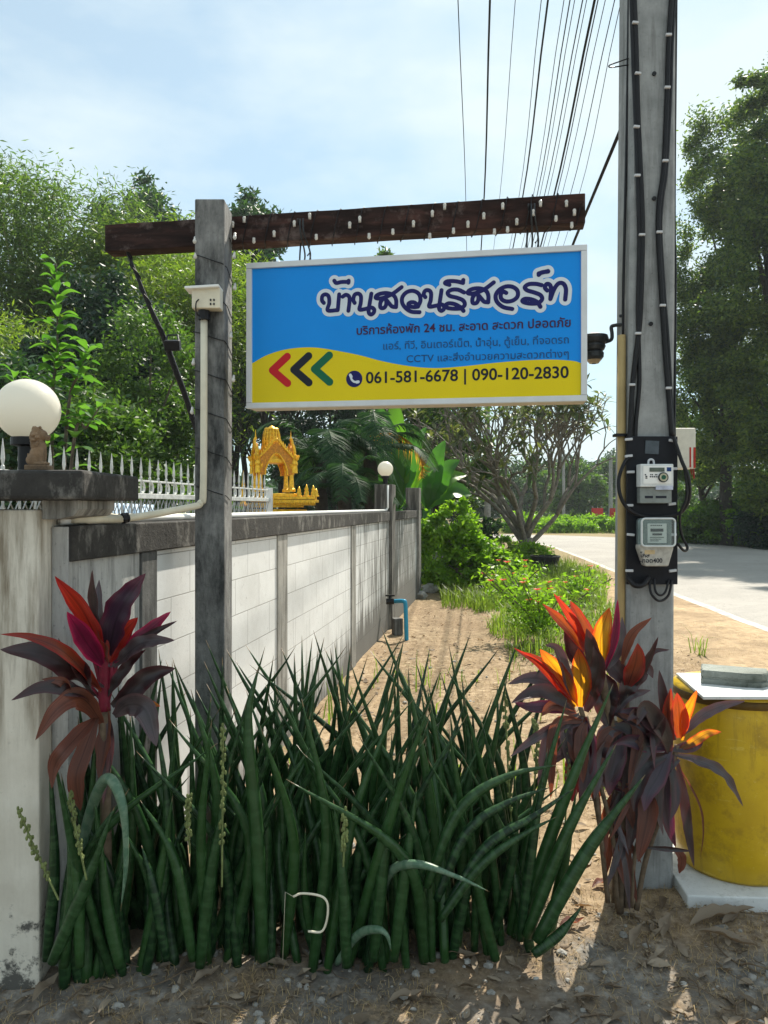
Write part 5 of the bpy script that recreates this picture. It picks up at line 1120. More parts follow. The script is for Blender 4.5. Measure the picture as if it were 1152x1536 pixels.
LB = [([(455, 380), (450, 270), (487, 142)], 95, 'ti_gold'), ([(410, 380), (375, 240), (322, 115)], 95, 'ti_red'), ([(390, 330), (300, 220), (205, 127)], 56, 'ti_red'), ([(400, 320), (330, 190), (252, 83)], 46, 'ti_scarlet'), ([(400, 420), (330, 330), (298, 235)], 90, 'ti_dark'), ([(420, 440), (410, 340), (390, 230)], 90, 'ti_dark'), ([(470, 400), (510, 260), (522, 108)], 40, 'ti_pink'), ([(480, 400), (530, 300), (540, 180)], 60, 'ti_lilac'),
      ([(540, 380), (580, 260), (665, 185)], 45, 'ti_brown'), ([(560, 480), (595, 380), (605, 292)], 98, 'ti_red'), ([(580, 500), (650, 360), (692, 265)], 38, 'ti_dark'), ([(560, 470), (500, 390), (440, 330)], 90, 'ti_dark'), ([(600, 480), (660, 340), (740, 320)], 35, 'ti_dark'), ([(540, 560), (560, 480), (640, 400), (670, 440)], 90, 'ti_dark'), ([(520, 560), (470, 500), (420, 470)], 80, 'ti_dark'), ([(500, 600), (560, 520), (620, 500), (660, 490)], 50, 'ti_lilac'), ([(480, 640), (470, 560), (490, 480), (470, 420)], 110, 'ti_dark'),
      ([(520, 640), (510, 760), (490, 860), (485, 935)], 110, 'ti_purple'), ([(540, 620), (560, 700), (600, 790), (612, 862)], 110, 'ti_purple'), ([(530, 640), (450, 720), (440, 820), (470, 900)], 80, 'ti_dark'), ([(560, 640), (640, 700), (690, 660), (720, 600)], 70, 'ti_dark')]
LB += [([(520 + rl.uniform(-40, 40), y0 := rl.uniform(560, 900)), (x1 := 500 + rl.uniform(-110, 150), y0 + rl.uniform(20, 90)), (x1 + rl.uniform(-60, 60), y0 + rl.uniform(170, 330))], rl.uniform(40, 95), rl.choice(('ti_dark', 'ti_purple', 'ti_brown', 'ti_dark', 'ti_lilac', 'ti_brown'))) for _ in range(16)]
LB += [([(x1 := 530 + rl.uniform(-45, 45), y0 := rl.uniform(850, 1180)), (x1 + rl.uniform(-50, 60), y0 + rl.uniform(10, 50)), (x1 + rl.uniform(-70, 80), y0 + rl.uniform(140, 260))], rl.uniform(18, 42), rl.choice(('ti_brown', 'ti_lilac', 'ti_dark', 'ti_brown'))) for _ in range(22)]
bB = Vector((PXY(930, 3.02), 3.02, 0))
ti_plant('tallest ti plant with red tipped leaves in front of the pole conduit', bB, Z8, 2.98, [(a, w * kw * 0.85, m) for a, w, m in LB], None,
         [([(530, 1420), (535, 1100), (520, 800), (450, 400)], 0.017, 'cane'), ([(560, 1400), (560, 1150), (550, 850), (560, 500)], 0.012, 'cane'), ([(505, 1380), (515, 1150), (505, 900), (510, 620)], 0.011, 'cane')], 9)
LC = [([(790, 700), (800, 600), (855, 488)], 62, 'ti_gold'), ([(780, 690), (780, 600), (770, 500)], 90, 'ti_red'), ([(790, 680), (870, 600), (960, 555), (1058, 535)], 55, 'ti_lilac'), ([(780, 740), (850, 700), (900, 670), (958, 665)], 50, 'ti_gold'), ([(760, 760), (850, 785), (960, 840), (1048, 978)], 58, 'ti_lilac'), ([(760, 700), (720, 560), (695, 405)], 60, 'ti_dark'), ([(750, 700), (730, 600), (745, 480)], 60, 'ti_red'), ([(740, 720), (660, 640), (600, 590), (560, 620)], 90, 'ti_dark'), ([(740, 730), (650, 720), (560, 700), (500, 720)], 80, 'ti_purple'),
      ([(740, 740), (690, 850), (650, 920), (632, 1000)], 92, 'ti_purple'), ([(750, 760), (720, 900), (735, 1050), (765, 1150)], 82, 'ti_purple'), ([(770, 780), (800, 950), (820, 1100), (842, 1235)], 52, 'ti_dark'), ([(760, 780), (860, 960), (880, 1080), (868, 1195)], 12, 'ti_brown'), ([(740, 780), (760, 940), (740, 1040)], 60, 'ti_dark'), ([(780, 780), (700, 860), (690, 1000), (712, 1100)], 60, 'ti_lilac'), ([(760, 1150), (790, 1200), (780, 1260)], 50, 'ti_brown'), ([(640, 1150), (720, 1155), (835, 1165)], 26, 'ti_dark'), ([(560, 900), (570, 990), (595, 1085)], 48, 'ti_brown'), ([(740, 760), (720, 680), (640, 560), (600, 640)], 90, 'ti_dark'), ([(750, 740), (850, 720), (880, 690)], 60, 'ti_dark'), ([(735, 760), (640, 800), (600, 900), (590, 1000)], 90, 'ti_dark')]
bC = Vector((PXY(1000, 3.0), 3.0, 0))
ti_plant('dark ti plant reaching between the pole and the yellow drum', bC, Z8, 2.95, [(a, w * kw * 0.8, m) for a, w, m in LC], None,
         [([(600, 1410), (640, 1200), (720, 950), (770, 720)], 0.011, 'cane'), ([(580, 1400), (600, 1150), (690, 900), (740, 740)], 0.009, 'cane'), ([(470, 1230), (440, 1050), (420, 930)], 0.005, 'cane')], 13)

# ------------------------------------------------------------------ litter, gravel, dry grass
rng = np.random.default_rng(77)
def scatter(n, x0, x1, y0, y1, keep=None):
    p = np.stack([rng.uniform(x0, x1, n), rng.uniform(y0, y1, n)], 1)
    if keep: p = p[[keep(a, b) for a, b in p]]
    return p
def behind_wall(x, y): return x < -1.119 + 0.1586 * (y - 2.6) + 0.05 and y > 2.5
def nz_keep(f, th): return lambda x, y: (not behind_wall(x, y)) and noise.noise((x * f, y * f, 3.3)) > th
def blades(p, h0, h1, w, lean, mat, name, label, flat=False):
    n = len(p); z = np.array([GZ(a, b) for a, b in p]); b = np.column_stack([p, z - 0.004]); a = rng.uniform(0, 2 * np.pi, n); h = rng.uniform(h0, h1, n)
    d = np.stack([np.cos(a), np.sin(a), np.zeros(n)], 1); l = rng.uniform(0.1, lean, n)[:, None]
    sd = np.stack([-np.sin(a), np.cos(a), np.zeros(n)], 1) * (w * rng.uniform(0.6, 1.3, n))[:, None]
    up = np.array([0, 0, 1.0]); k1 = (h * 0.55)[:, None]; k2 = h[:, None]
    m1_ = b + up * k1 + d * l * k1 * 0.5; tp = b + up * k2 * np.maximum(0.15, 1 - 0.45 * l) + d * l * k2
    q1 = np.stack([b - sd, b + sd, m1_ + sd * 0.7, m1_ - sd * 0.7], 1); q2 = np.stack([m1_ - sd * 0.7, m1_ + sd * 0.7, tp + sd * 0.1, tp - sd * 0.1], 1)
    tag(np_mesh(name, np.concatenate([q1, q2]), 4, mat), label, None, kind='stuff')
blades(np.concatenate([scatter(9000, -1.3, 2.4, 2.05, 3.2, nz_keep(2.2, -0.15)), scatter(26000, -0.8, 3.4, 3.0, 8.0, nz_keep(1.6, -0.12)), scatter(14000, -0.2, 4.8, 7.0, 16, nz_keep(0.9, -0.1))]), 0.012, 0.05, 0.0011, 2.2, M['straw'], 'dry_grass', 'short dry straw coloured grass on the sandy ground')
blades(np.concatenate([scatter(22000, 0.9, 5.2, 12.0, 26, lambda x, y: 0.05 * y + 0.35 < x < 0.30 * y and noise.noise((x * .8, y * .8, 9)) > -0.4), scatter(6000, 1.4, 3.6, 8.0, 13, nz_keep(1.1, 0.05)), scatter(500, -0.6, 2.5, 3.5, 8, nz_keep(1.5, 0.3)), scatter(7000, 5.0, 18, 45, 62)]), 0.10, 0.42, 0.007, 1.0, M['grass'], 'grass', 'bright green grass and weeds on the verge beyond the dry ground')
# tiny dead leaves and chips
p = np.concatenate([scatter(3800, -1.4, 2.5, 2.0, 3.1), scatter(4500, -0.8, 3.4, 3.0, 12, lambda x, y: not behind_wall(x, y))]); z = np.array([GZ(a, b) + 0.006 for a, b in p])
pts = np.column_stack([p, z]); n = len(pts)
a = rng.uniform(0, 2 * np.pi, n); ti = rng.normal(0, 0.28, (n, 2)); L = np.where(rng.random(n) < 0.08, rng.uniform(0.04, 0.075, n), rng.uniform(0.008, 0.028, n))[:, None]
d = np.stack([np.cos(a), np.sin(a), ti[:, 0]], 1); sd = np.stack([-np.sin(a), np.cos(a), ti[:, 1]], 1); upz = np.array([0, 0, 1.0])
A0 = pts - d * L / 2; A1 = pts + d * L / 2 + upz * L * 0.10; Bm = pts + sd * L * 0.20 + upz * L * 0.16; Cm = pts - sd * L * 0.20 + upz * L * 0.12
q = np.concatenate([np.stack([A0, pts, Bm], 1), np.stack([pts, A1, Bm], 1), np.stack([A0, Cm, pts], 1), np.stack([pts, Cm, A1], 1)])
q[:, :, 2] += 0.0
tag(np_mesh('leaf_litter', q, 3, M['dead_leaf']), 'small dead leaves and bark chips scattered over the soil', None, kind='stuff')
mb = MB(); rp = random.Random(4)
for i in range(420):
    x, y = rp.uniform(-1.4, 2.4), rp.uniform(2.1, 3.0) if i < 330 else rp.uniform(3, 8)
    if behind_wall(x, y): continue
    s_ = rp.choice((0.006, 0.008, 0.011, 0.015, 0.02)) * (0.8 if y < 3 else 1.3); c = Vector((x, y, GZ(x, y) + s_ * 0.3)); o = len(mb.v)
    mb.ell(c, (s_ * rp.uniform(.8, 1.3), s_ * rp.uniform(.7, 1.2), s_ * 0.7), 7)
    for j in range(o, len(mb.v)): v = Vector(mb.v[j]); mb.v[j] = tuple(v + Vector((noise.noise(v * 120), noise.noise(v * 120 + Vector((4, 4, 4))), 0)) * s_ * 0.5)
tag(mb.build('gravel', M['stone']), 'small pale stones scattered over the soil', None, kind='stuff')
mb = MB()
for i in range(150):
    x, y = rp.uniform(-1.3, 2.3), rp.uniform(2.15, 3.05); a = rp.uniform(0, 6.28); l = rp.uniform(0.05, 0.22); z = GZ(x, y) + 0.006
    mb.tube(curve([(x, y, z), (x + math.cos(a) * l * .5, y + math.sin(a) * l * .5, z + rp.uniform(0, .015)), (x + math.cos(a + .3) * l, y + math.sin(a + .3) * l, z + rp.uniform(-.004, .012))], 4), rp.choice((0.0015, 0.002, 0.003)), 5)
tag(mb.build('twigs', M['cane']), 'thin dry twigs littering the soil under the plants', None, kind='stuff')
# larger dead leaves one by one
dl = [(1085, 1385, 0.30, 0.10, 0.25, 'long pale curled dead leaf in front of the white slab'), (1090, 1420, 0.22, 0.07, -0.7, 'grey dead leaf pointing away from the longer one by the slab'), (1000, 1395, 0.14, 0.06, 1.0, 'brown dead leaf under the ti plants near the pole foot'), (905, 1333, 0.11, 0.05, 0.3, 'orange fallen leaf on the sunlit ground before the pole'), (858, 1395, 0.10, 0.05, 0.1, 'reddish fallen leaf at the right end of the snake plants'), (130, 1478, 0.16, 0.05, 0.4, 'pale grey bark strip on the soil by the gate pillar'), (160, 1470, 0.12, 0.06, 0.2, 'flat pale dead leaf beside the bark strip by the pillar'), (70, 1500, 0.12, 0.05, 1.2, 'small grey dead leaf at the pillar foot'), (310, 1480, 0.10, 0.05, 0.6, 'dull dead leaf below the middle of the snake plants'), (690, 1440, 0.14, 0.045, -0.3, 'brown dead leaf lying under the arching snake plant leaves'), (955, 1415, 0.12, 0.05, 0.9, 'tan dead leaf on the soil left of the slab'), (610, 1500, 0.13, 0.05, 0.2, 'curled dead leaf near the bottom middle of the frame')]
for px, py, l, w, a, lb in dl:
    c = PG(px, py); c.z = GZ(c.x, c.y) + 0.012; m = MB(); d = Vector((math.cos(a), math.sin(a), 0)); sd_ = Vector((-d.y, d.x, 0)); m.blade([c - d * l / 2, c - d * l * 0.15 + sd_ * l * 0.05 + Vector((0, 0, 0.012)), c + d * l * 0.2 + sd_ * l * 0.06 + Vector((0, 0, 0.006)), c + d * l / 2 + Vector((0, 0, 0.03))], w * 0.75, (0.15, 0.1, 1), fold=0.7, k=9, base=0.1, wave=0.10)
    tag(m.build('fallen_leaf', M['ti_brown'] if 'orange' in lb or 'reddish' in lb else M['dead_leaf'], smooth=True), lb, 'leaf', 'larger fallen leaves on the soil')
mb = MB(); rc = random.Random(91)
for i in range(1000):
    x, y = (rc.uniform(-1.35, 2.4), rc.uniform(2.05, 3.1)) if i < 260 else (rc.uniform(-0.7, 3.0), rc.uniform(3.1, 9.0))
    if behind_wall(x, y) or x > 0.02 * y + 2.6: continue
    l = rc.choice((0.03, 0.04, 0.05, 0.06, 0.08, 0.10)); w = l * rc.uniform(0.25, 0.45); a = rc.uniform(0, 6.28); d = Vector((math.cos(a), math.sin(a), 0)); sd_ = Vector((-d.y, d.x, 0)); c = Vector((x, y, GZ(x, y) + 0.010))
    mb.blade([c - d * l / 2, c + sd_ * l * rc.uniform(-.1, .1) + Vector((0, 0, l * rc.uniform(-.05, .16))), c + d * l / 2 + Vector((0, 0, l * rc.uniform(-.06, .2)))], w, (rc.uniform(-.5, .5), rc.uniform(-.5, .5), 1), fold=rc.uniform(-.5, .9), k=4, base=0.12, wave=0.1)
tag(mb.build('curled_leaf_litter', M['dead_leaf'], smooth=True), 'curled dry leaves strewn over the soil', None, kind='stuff')
# bent white wire in the plants
mb = MB(); mb.tube(curve([P(440, 1345, 2.5), P(455, 1340, 2.5), P(485, 1346, 2.5), P(492, 1365, 2.5), P(484, 1396, 2.5), P(462, 1397, 2.5)], 5), 0.004, 7); mb.tube([P(424, 1440, 2.5), P(428, 1338, 2.5), P(440, 1345, 2.5)], 0.001, 5)
tag(mb.build('bent_wire', M['cream_plastic'], smooth=True), 'bent pale wire caught among the snake plant leaves', 'wire')

# ------------------------------------------------------------------ flowers and verge plants
def flower_bush(px, py, w, h, n, lbl, seed, flowers=10):
    rg = np.random.default_rng(seed); c = PG(px, py); rt = thing('flower_bush', lbl, 'bush', c); m = MB(); tips = []
    for i in range(16):
        e = c + Vector((rg.normal(0, w * 0.33), rg.normal(0, w * 0.25), h * rg.uniform(0.5, 1.0))); md = c.lerp(e, 0.5) + Vector((0, 0, h * 0.08)); m.tube(curve([c + Vector((0, 0, -.03)), md, e], 4), 0.008, 5); tips.append(np.array(e))
    m.build('stems', M['bark'], rt)
    tp = np.array(tips); idx = rg.integers(0, len(tp), n); f = rg.random(n)[:, None] ** 0.7
    pts = tp[idx] * f + np.array(c) * (1 - f) + rg.normal(size=(n, 3)) * w * 0.075; pts = pts[pts[:, 2] > h * 0.08]
    np_mesh('foliage', leaf_quads(rg, pts, 0.085, 0.38), 4, M['lf_shrub'], rt)
    for i in range(flowers):
        t_ = Vector(tips[i]) + Vector((0, 0, 0.03)); mm = MB()
        for j in range(9):
            a = j * 2.4; d = Vector((math.cos(a), math.sin(a), 0.35 + 0.05 * (j % 3))).normalized(); s_ = Vector((-math.sin(a), math.cos(a), 0))
            mm.add([t_, t_ + d * 0.035 + s_ * 0.018, t_ + d * 0.06, t_ + d * 0.035 - s_ * 0.018], [(0, 1, 2, 3)])
        mm.build('flower', M['petal'], rt)
flower_bush(812, 962, 1.1, 0.95, 1500, 'thin red flowered bush on the dry ground left of the pole', 5, 12)
flower_bush(872, 905, 0.9, 0.6, 900, 'low red flowered bush near the road edge', 6, 5)
flower_bush(770, 900, 1.0, 0.7, 1200, 'red flowered bush in the grass before the frangipani trunk', 8, 7)
mb = MB(); c = PG(818, 857); mb.lathe([(0.28, 0), (0.36, 0.36), (0.38, 0.36), (0.38, 0.40), (0.34, 0.40), (0.30, 0.3)], c, 20)
tag(mb.build('plant_pot', M['black_rubber']), 'black plastic plant pot in the grass by the frangipani trunk', 'pot')
rd1 = simple('red board', (0.45, 0.03, 0.03), 0.6, var=0.2)
for px, Y, w, lb in ((896, 52, 0.8, 'red board on posts left of the far thin pole at the bend'), (921, 48, 0.55, 'red board on posts nearest the utility pole at the bend')):
    x = PXY(px, Y); t = thing('red_board', lb, 'sign', (x, Y, 0)); m = MB(); m.box((x, Y, 1.15), (w, 0.06, 0.8)); m.build('panel', rd1, t)
    for s_ in (-1, 1): m = MB(); m.box((x + s_ * w * 0.4, Y + 0.065, 0.8), (0.08, 0.06, 1.8)); m.build('leg', M['pole'], t)

# ------------------------------------------------------------------ trees
def bamboo(label, px, Y, n, h, spread, lm, leafn, seed, lsize=0.32, toward=0.0):
    rg = np.random.default_rng(seed); x = PXY(px, Y); rt = thing('bamboo_clump', label, 'bamboo', (x, Y, 0)); m = MB(); P_ = []
    for i in range(n):
        a = rg.uniform(0, 2 * np.pi); s_ = spread * rg.uniform(0.25, 1.0); hh = h * rg.uniform(0.7, 1.05); b = Vector((x + rg.normal(0, 0.5), Y + rg.normal(0, 0.5), 0)); d = Vector((math.cos(a) + toward, math.sin(a), 0))
        pts = curve([b, b + d * s_ * 0.12 + Vector((0, 0, hh * 0.45)), b + d * s_ * 0.42 + Vector((0, 0, hh * 0.82)), b + d * s_ * 0.85 + Vector((0, 0, hh)), b + d * s_ * 1.15 + Vector((0, 0, hh * 0.93))], 6)
        m.tube(pts, [0.05 * (1 - 0.85 * j / (len(pts) - 1)) for j in range(len(pts))], 6)
        for j in range(leafn):
            k_ = min(len(pts) - 2, int(len(pts) * (0.22 + 0.78 * rg.random() ** 0.8))); p0 = pts[k_]; r = 0.18 + 0.5 * (1 - abs(k_ / len(pts) - 0.55)); P_.append(np.array(p0) + rg.normal(size=3) * np.array([r, r, r * 0.55]) * 1.0)
    m.build('culms', M['bamboo_culm'], rt, smooth=True)
    np_mesh('foliage', leaf_quads(rg, np.array(P_), lsize, 0.20, 0.5, 0.5), 4, lm, rt)
bamboo('feathery bamboo clump rising at the left edge above the globe lamp', 10, 22, 28, 11.4, 3.0, M['lf_bamboo'], 1300, 3, 0.22)
bamboo('bright yellow green bamboo clump behind the beam end', 215, 25, 42, 10.0, 2.6, M['lf_bright'], 1500, 4, 0.21)
bamboo('shorter bright bamboo clump behind the gate pillar lamp', 30, 17, 26, 5.4, 2.0, M['lf_bright'], 1200, 5, 0.17)
bamboo('light green bamboo clump just left of the sign post', 270, 22, 30, 8.6, 1.8, M['lf_bright'], 1400, 6, 0.19)
tree('forest_tree', 'dark crowned tree rising highest behind the left bamboo', 205, 34, [(0, 0, 14.4, 2.0, 2, 2.4), (-1.8, 0, 12.4, 1.5, 1.5, 1.8), (2.2, 0.5, 12.9, 1.6, 1.5, 1.8), (0, 0, 7.5, 2.6, 2, 3)], 26000, 0.26, M['lf_dark'], M['dark_bark'], 0.25, 90, 0.15, 11)
tree('forest_tree', 'dark tree behind the top of the sign post', 345, 31, [(0.3, 0, 13.1, 1.7, 1.5, 1.8), (1.2, 0, 10.8, 1.3, 1.4, 1.8), (-1.2, 0, 10.6, 1.5, 1.5, 1.8), (0.4, 0, 7.6, 2, 1.8, 2.4)], 24000, 0.26, M['lf_dark'], M['dark_bark'], 0.22, 90, 0.15, 12)
tree('forest_tree', 'deep shadowed dark green tree between the bamboo clumps', 148, 15.5, [(0, 0, 5.4, 0.8, 0.9, 1.3), (0.4, 0, 4.4, 1.2, 1.2, 1.6), (-0.5, 0, 4.2, 1.1, 1.1, 1.5)], 26000, 0.15, M['lf_deep'], M['dark_bark'], 0.16, 80, 0.14, 13)
tree('leafy_tree', 'mid green small leaved tree filling the space left of the post', 225, 13.5, [(0, 0, 3.9, 1.15, 1.0, 1.3), (-0.6, 0, 2.8, 0.9, 0.9, 1.0), (0.6, 0, 2.7, 0.9, 0.9, 1.1), (0.2, 0, 1.7, 1.2, 1, 0.9)], 34000, 0.10, M['lf_mid'], M['bark'], 0.07, 110, 0.13, 14)
tree('leafy_tree', 'loose green shrub low behind the spiked fence', 130, 9.5, [(0, 0, 2.35, 0.8, 0.7, 0.8), (-0.6, 0.2, 2.0, 0.7, 0.6, 0.8), (0.5, 0, 1.7, 0.8, 0.6, 0.7)], 16000, 0.10, M['lf_mid'], M['bark'], 0.05, 80, 0.14, 15, cat='shrub')
tree('leafy_tree', 'dark shrub behind the big globe lamp', 10, 9, [(0, 0, 2.5, 0.8, 0.7, 1.0), (-0.8, 0.3, 2.8, 0.8, 0.7, 1.0)], 14000, 0.11, M['lf_dark'], M['bark'], 0.05, 60, 0.15, 16, cat='shrub')
for i, (px, Y, h, s_, lb) in enumerate(((352, 26, 9.5, 31, 'slim dark trunked tree just right of the sign post'), (372, 29, 10.0, 32, 'second slim dark trunked tree behind the shrine spire side'), (385, 24, 9, 33, 'forked slim dark tree left of the shrine spire'), (432, 28, 9.5, 34, 'slim dark tree behind the right side of the shrine'), (418, 32, 10, 35, 'farthest slim dark tree behind the shrine spire'))):
    tree('slim_tree', lb, px, Y, [(0, 0, h * 0.82, 1.3, 1.2, 1.6), (0.7, 0, h * 0.66, 0.9, 0.9, 1.0), (-0.7, 0, h * 0.5, 0.7, 0.7, 0.7)], 5200, 0.24, M['lf_dark'], M['dark_bark'], 0.13, 40, 0.16, s_, limbs=18, lean=0.3 * (-1) ** i)
tree('forest_tree', 'tall thin tree whose top peeks above the sign', 578, 36, [(0, 0, 13.2, 0.8, 0.8, 1.2), (-0.4, 0, 10, 2.2, 1.5, 2.6), (0.5, 0, 6, 3.0, 2, 3.0), (2.0, 0, 4.0, 2.4, 2, 2.0)], 24000, 0.28, M['lf_mid'], M['dark_bark'], 0.2, 90, 0.15, 17)
tree('forest_tree', 'green tree behind the banana plants under the sign', 655, 27, [(0, 0, 5.2, 2.0, 1.6, 1.9), (-1.2, 0, 3.4, 1.6, 1.4, 1.5), (1.0, 0, 3.0, 1.4, 1.2, 1.4)], 22000, 0.20, M['lf_mid'], M['dark_bark'], 0.15, 90, 0.15, 18)
tree('forest_tree', 'dark tree mass behind the palm', 500, 24, [(0, 0, 4.4, 1.9, 1.5, 1.9), (1.1, 0, 3.0, 1.4, 1.2, 1.6), (-0.9, 0, 2.6, 1.1, 1.2, 1.4)], 20000, 0.2, M['lf_deep'], M['dark_bark'], 0.15, 80, 0.15, 19)

# broad-leaved sapling by the lamp
def sapling():
    Y = 5.6; x = PXY(82, Y); rt = thing('broadleaf_sapling', 'bright broad leaved sapling standing above the big globe lamp', 'tree', (x, Y, 0)); rg = random.Random(41); m = MB(); ml = MB()
    top = P(84, 395, Y); stems = [([(x, Y, -0.05), P(78, 640, Y), P(86, 520, Y), top], 26), ([(x, Y, 0.3), P(100, 640, Y), P(118, 560, Y - .1), P(134, 520, Y - .1)], 13), ([(x, Y, 0.3), P(50, 640, Y), P(30, 600, Y), P(20, 560, Y)], 13), ([(x, Y, 0.3), P(110, 670, Y - .1), P(130, 640, Y - .1), P(150, 610, Y - .2)], 10)]
    for pts, n in stems:
        c = curve(pts, 14); m.tube(c, [0.018 * (1 - 0.8 * i / (len(c) - 1)) for i in range(len(c))], 7)
        for i in range(n * 2):
            q_ = 0.30 + 0.70 * i / (n * 2 - 1); p = c[min(len(c) - 1, int(q_ * (len(c) - 1)))]; a = i * 2.4 + rg.uniform(-.4, .4); el = 0.15 + 0.8 * max(0, q_ - 0.55); d = Vector((math.cos(a), math.sin(a), el)).normalized(); l = rg.uniform(0.15, 0.26) * (1.15 - 0.4 * q_)
            ml.blade([p, p + d * l * 0.5 + Vector((0, 0, 0.02)), p + d * l - Vector((0, 0, l * 0.15))], l * 0.42, (0, 0, 1), fold=0.25, k=4, base=0.1, peak=0.6)
    m.build('stem', M['bark'], rt, smooth=True); ml.build('leaves', M['lf_big'], rt, smooth=True)
sapling()

# palms
def palm(label, px, py, Y, h_px, fr_len, n, mat, seed, up=0.6, gold=None):
    rg = random.Random(seed); c = P(px, py, Y); rt = thing('palm', label, 'palm', (c.x, Y, 0)); m = MB(); m.tube(curve([(c.x, Y, -0.1), (c.x + 0.06, Y, c.z * 0.5), c], 6), 0.10, 10); m.build('trunk', M['dark_bark'], rt, smooth=True)
    for i in range(n):
        a = i * 2.399 + rg.uniform(-.2, .2); e = rg.uniform(0.15, 1.0) * up + (0.35 if i < n // 3 else 0); l = fr_len * rg.uniform(0.75, 1.1); d = Vector((math.cos(a), math.sin(a), 0))
        sp_ = curve([c, c + d * l * 0.35 + Vector((0, 0, l * 0.34 * e * 1.6)), c + d * l * 0.72 + Vector((0, 0, l * 0.30 * e * 1.5 - 0.04 * l)), c + d * l + Vector((0, 0, l * (0.12 * e - 0.30)))], 9)
        f = MB(); f.tube(sp_, [0.014 * (1 - .8 * j / (len(sp_) - 1)) for j in range(len(sp_))], 5)
        for j in range(4, len(sp_) - 1):
            t = (sp_[j + 1] - sp_[j - 1]).normalized(); sd = t.cross(Vector((0, 0, 1))).normalized(); q_ = j / len(sp_); ll = l * 0.30 * math.sin(math.pi * (0.18 + 0.75 * q_))
            for s_ in (-1, 1):
                for sub in (0, 0.5):
                    p = sp_[j].lerp(sp_[j + 1], sub); tip = p + sd * s_ * ll * 0.85 + t * ll * 0.45 + Vector((0, 0, -ll * rg.uniform(0.15, 0.45))); wv = t * 0.009
                    f.add([p - wv, p + wv, p.lerp(tip, 0.6) + wv + Vector((0, 0, ll * .07)), tip, p.lerp(tip, 0.6) - wv + Vector((0, 0, ll * .07))], [(0, 1, 2, 3, 4)])
        f.build('frond', M[mat if not gold or i != gold else 'lf_palm_gold'], rt)
palm('dark palm with drooping fronds behind the golden shrine', 478, 690, 11.5, 0, 1.25, 15, 'lf_palm', 51, 0.7)
palm('dark palm beside the far wall pillar with one golden frond', 556, 678, 12.0, 0, 1.15, 13, 'lf_palm', 52, 0.75)
palm('low dark palm standing behind the offering table', 515, 730, 10.6, 0, 0.95, 11, 'lf_palm', 53, 0.6)
def gold_frond():
    pass
# banana plants
def banana(label, px, Y, leaves, seed):
    rg = random.Random(seed); x = PXY(px, Y); rt = thing('banana_plant', label, 'banana plant', (x, Y, 0)); m = MB(); b = Vector((x, Y, 0)); t_ = Vector((x, Y, 1.6)); m.tube([b + Vector((0, 0, -.1)), t_], [0.13, 0.09], 10); m.build('trunk', M['lf_banana'], rt, smooth=True)
    for (tx, ty, mk, w) in leaves:
        tip = P(tx, ty, Y + rg.uniform(-0.3, 0.3)); md = t_.lerp(tip, 0.55) + Vector((0, -0.1, 0.16 * (tip - t_).length + 0.05)); f = MB(); f.blade([t_, t_.lerp(md, .45) + Vector((0, 0, .05)), md, tip], w, (rg.uniform(-.3, .3), -0.9, 0.6), fold=0.35, k=6, base=0.12, peak=0.5, wave=0.12); f.build('leaf', M[mk], rt, smooth=True)
banana('banana plant with bright upright leaves behind the far wall pillar', 598, 14.5, [(562, 600, 'lf_banana', 0.42), (590, 590, 'lf_banana_bright', 0.42), (545, 672, 'lf_banana_bright', 0.3), (640, 640, 'lf_banana', 0.4), (655, 700, 'lf_banana_bright', 0.35), (570, 640, 'lf_banana', 0.4), (612, 640, 'lf_banana', 0.38), (540, 720, 'lf_banana', 0.35)], 61)
banana('banana plant with wide drooping leaves past the wall end', 640, 16, [(700, 712, 'lf_banana_bright', 0.42), (708, 742, 'lf_banana', 0.5), (690, 690, 'lf_banana', 0.45), (668, 660, 'lf_banana', 0.42), (610, 690, 'lf_banana', 0.4), (625, 720, 'lf_banana_bright', 0.3)], 62)
# golden palm frond arching over the lamp: one ageing frond of a small palm
def old_palm():
    Y = 12.4; rt = thing('palm', 'small palm with one ageing golden frond arching right of the lamp', 'palm', (PXY(560, Y), Y, 0)); c = P(550, 655, Y); m = MB(); m.tube([(PXY(560, Y), Y, -0.1), c], 0.07, 8); m.build('trunk', M['dark_bark'], rt)
    sp_ = curve([c, P(585, 650, Y - .1), P(615, 664, Y - .2), P(632, 690, Y - .2), P(633, 715, Y - .2)], 7); f = MB(); f.tube(sp_, 0.012, 5); rg = random.Random(2)
    for j in range(2, len(sp_)):
        ll = 0.42 * math.sin(math.pi * (0.25 + 0.7 * j / len(sp_)))
        for s_ in (-1, 1):
            p = sp_[j]; tip = p + Vector((rg.uniform(-.02, .12) + 0.06 * s_, -0.12 * s_, -ll * (0.9 if s_ < 0 else 0.45) * rg.uniform(.6, 1))); w = Vector((0.012, 0, 0.006)); f.add([p - w, p + w, tip], [(0, 1, 2)])
    f.build('frond', M['lf_palm_gold'], rt)
old_palm()

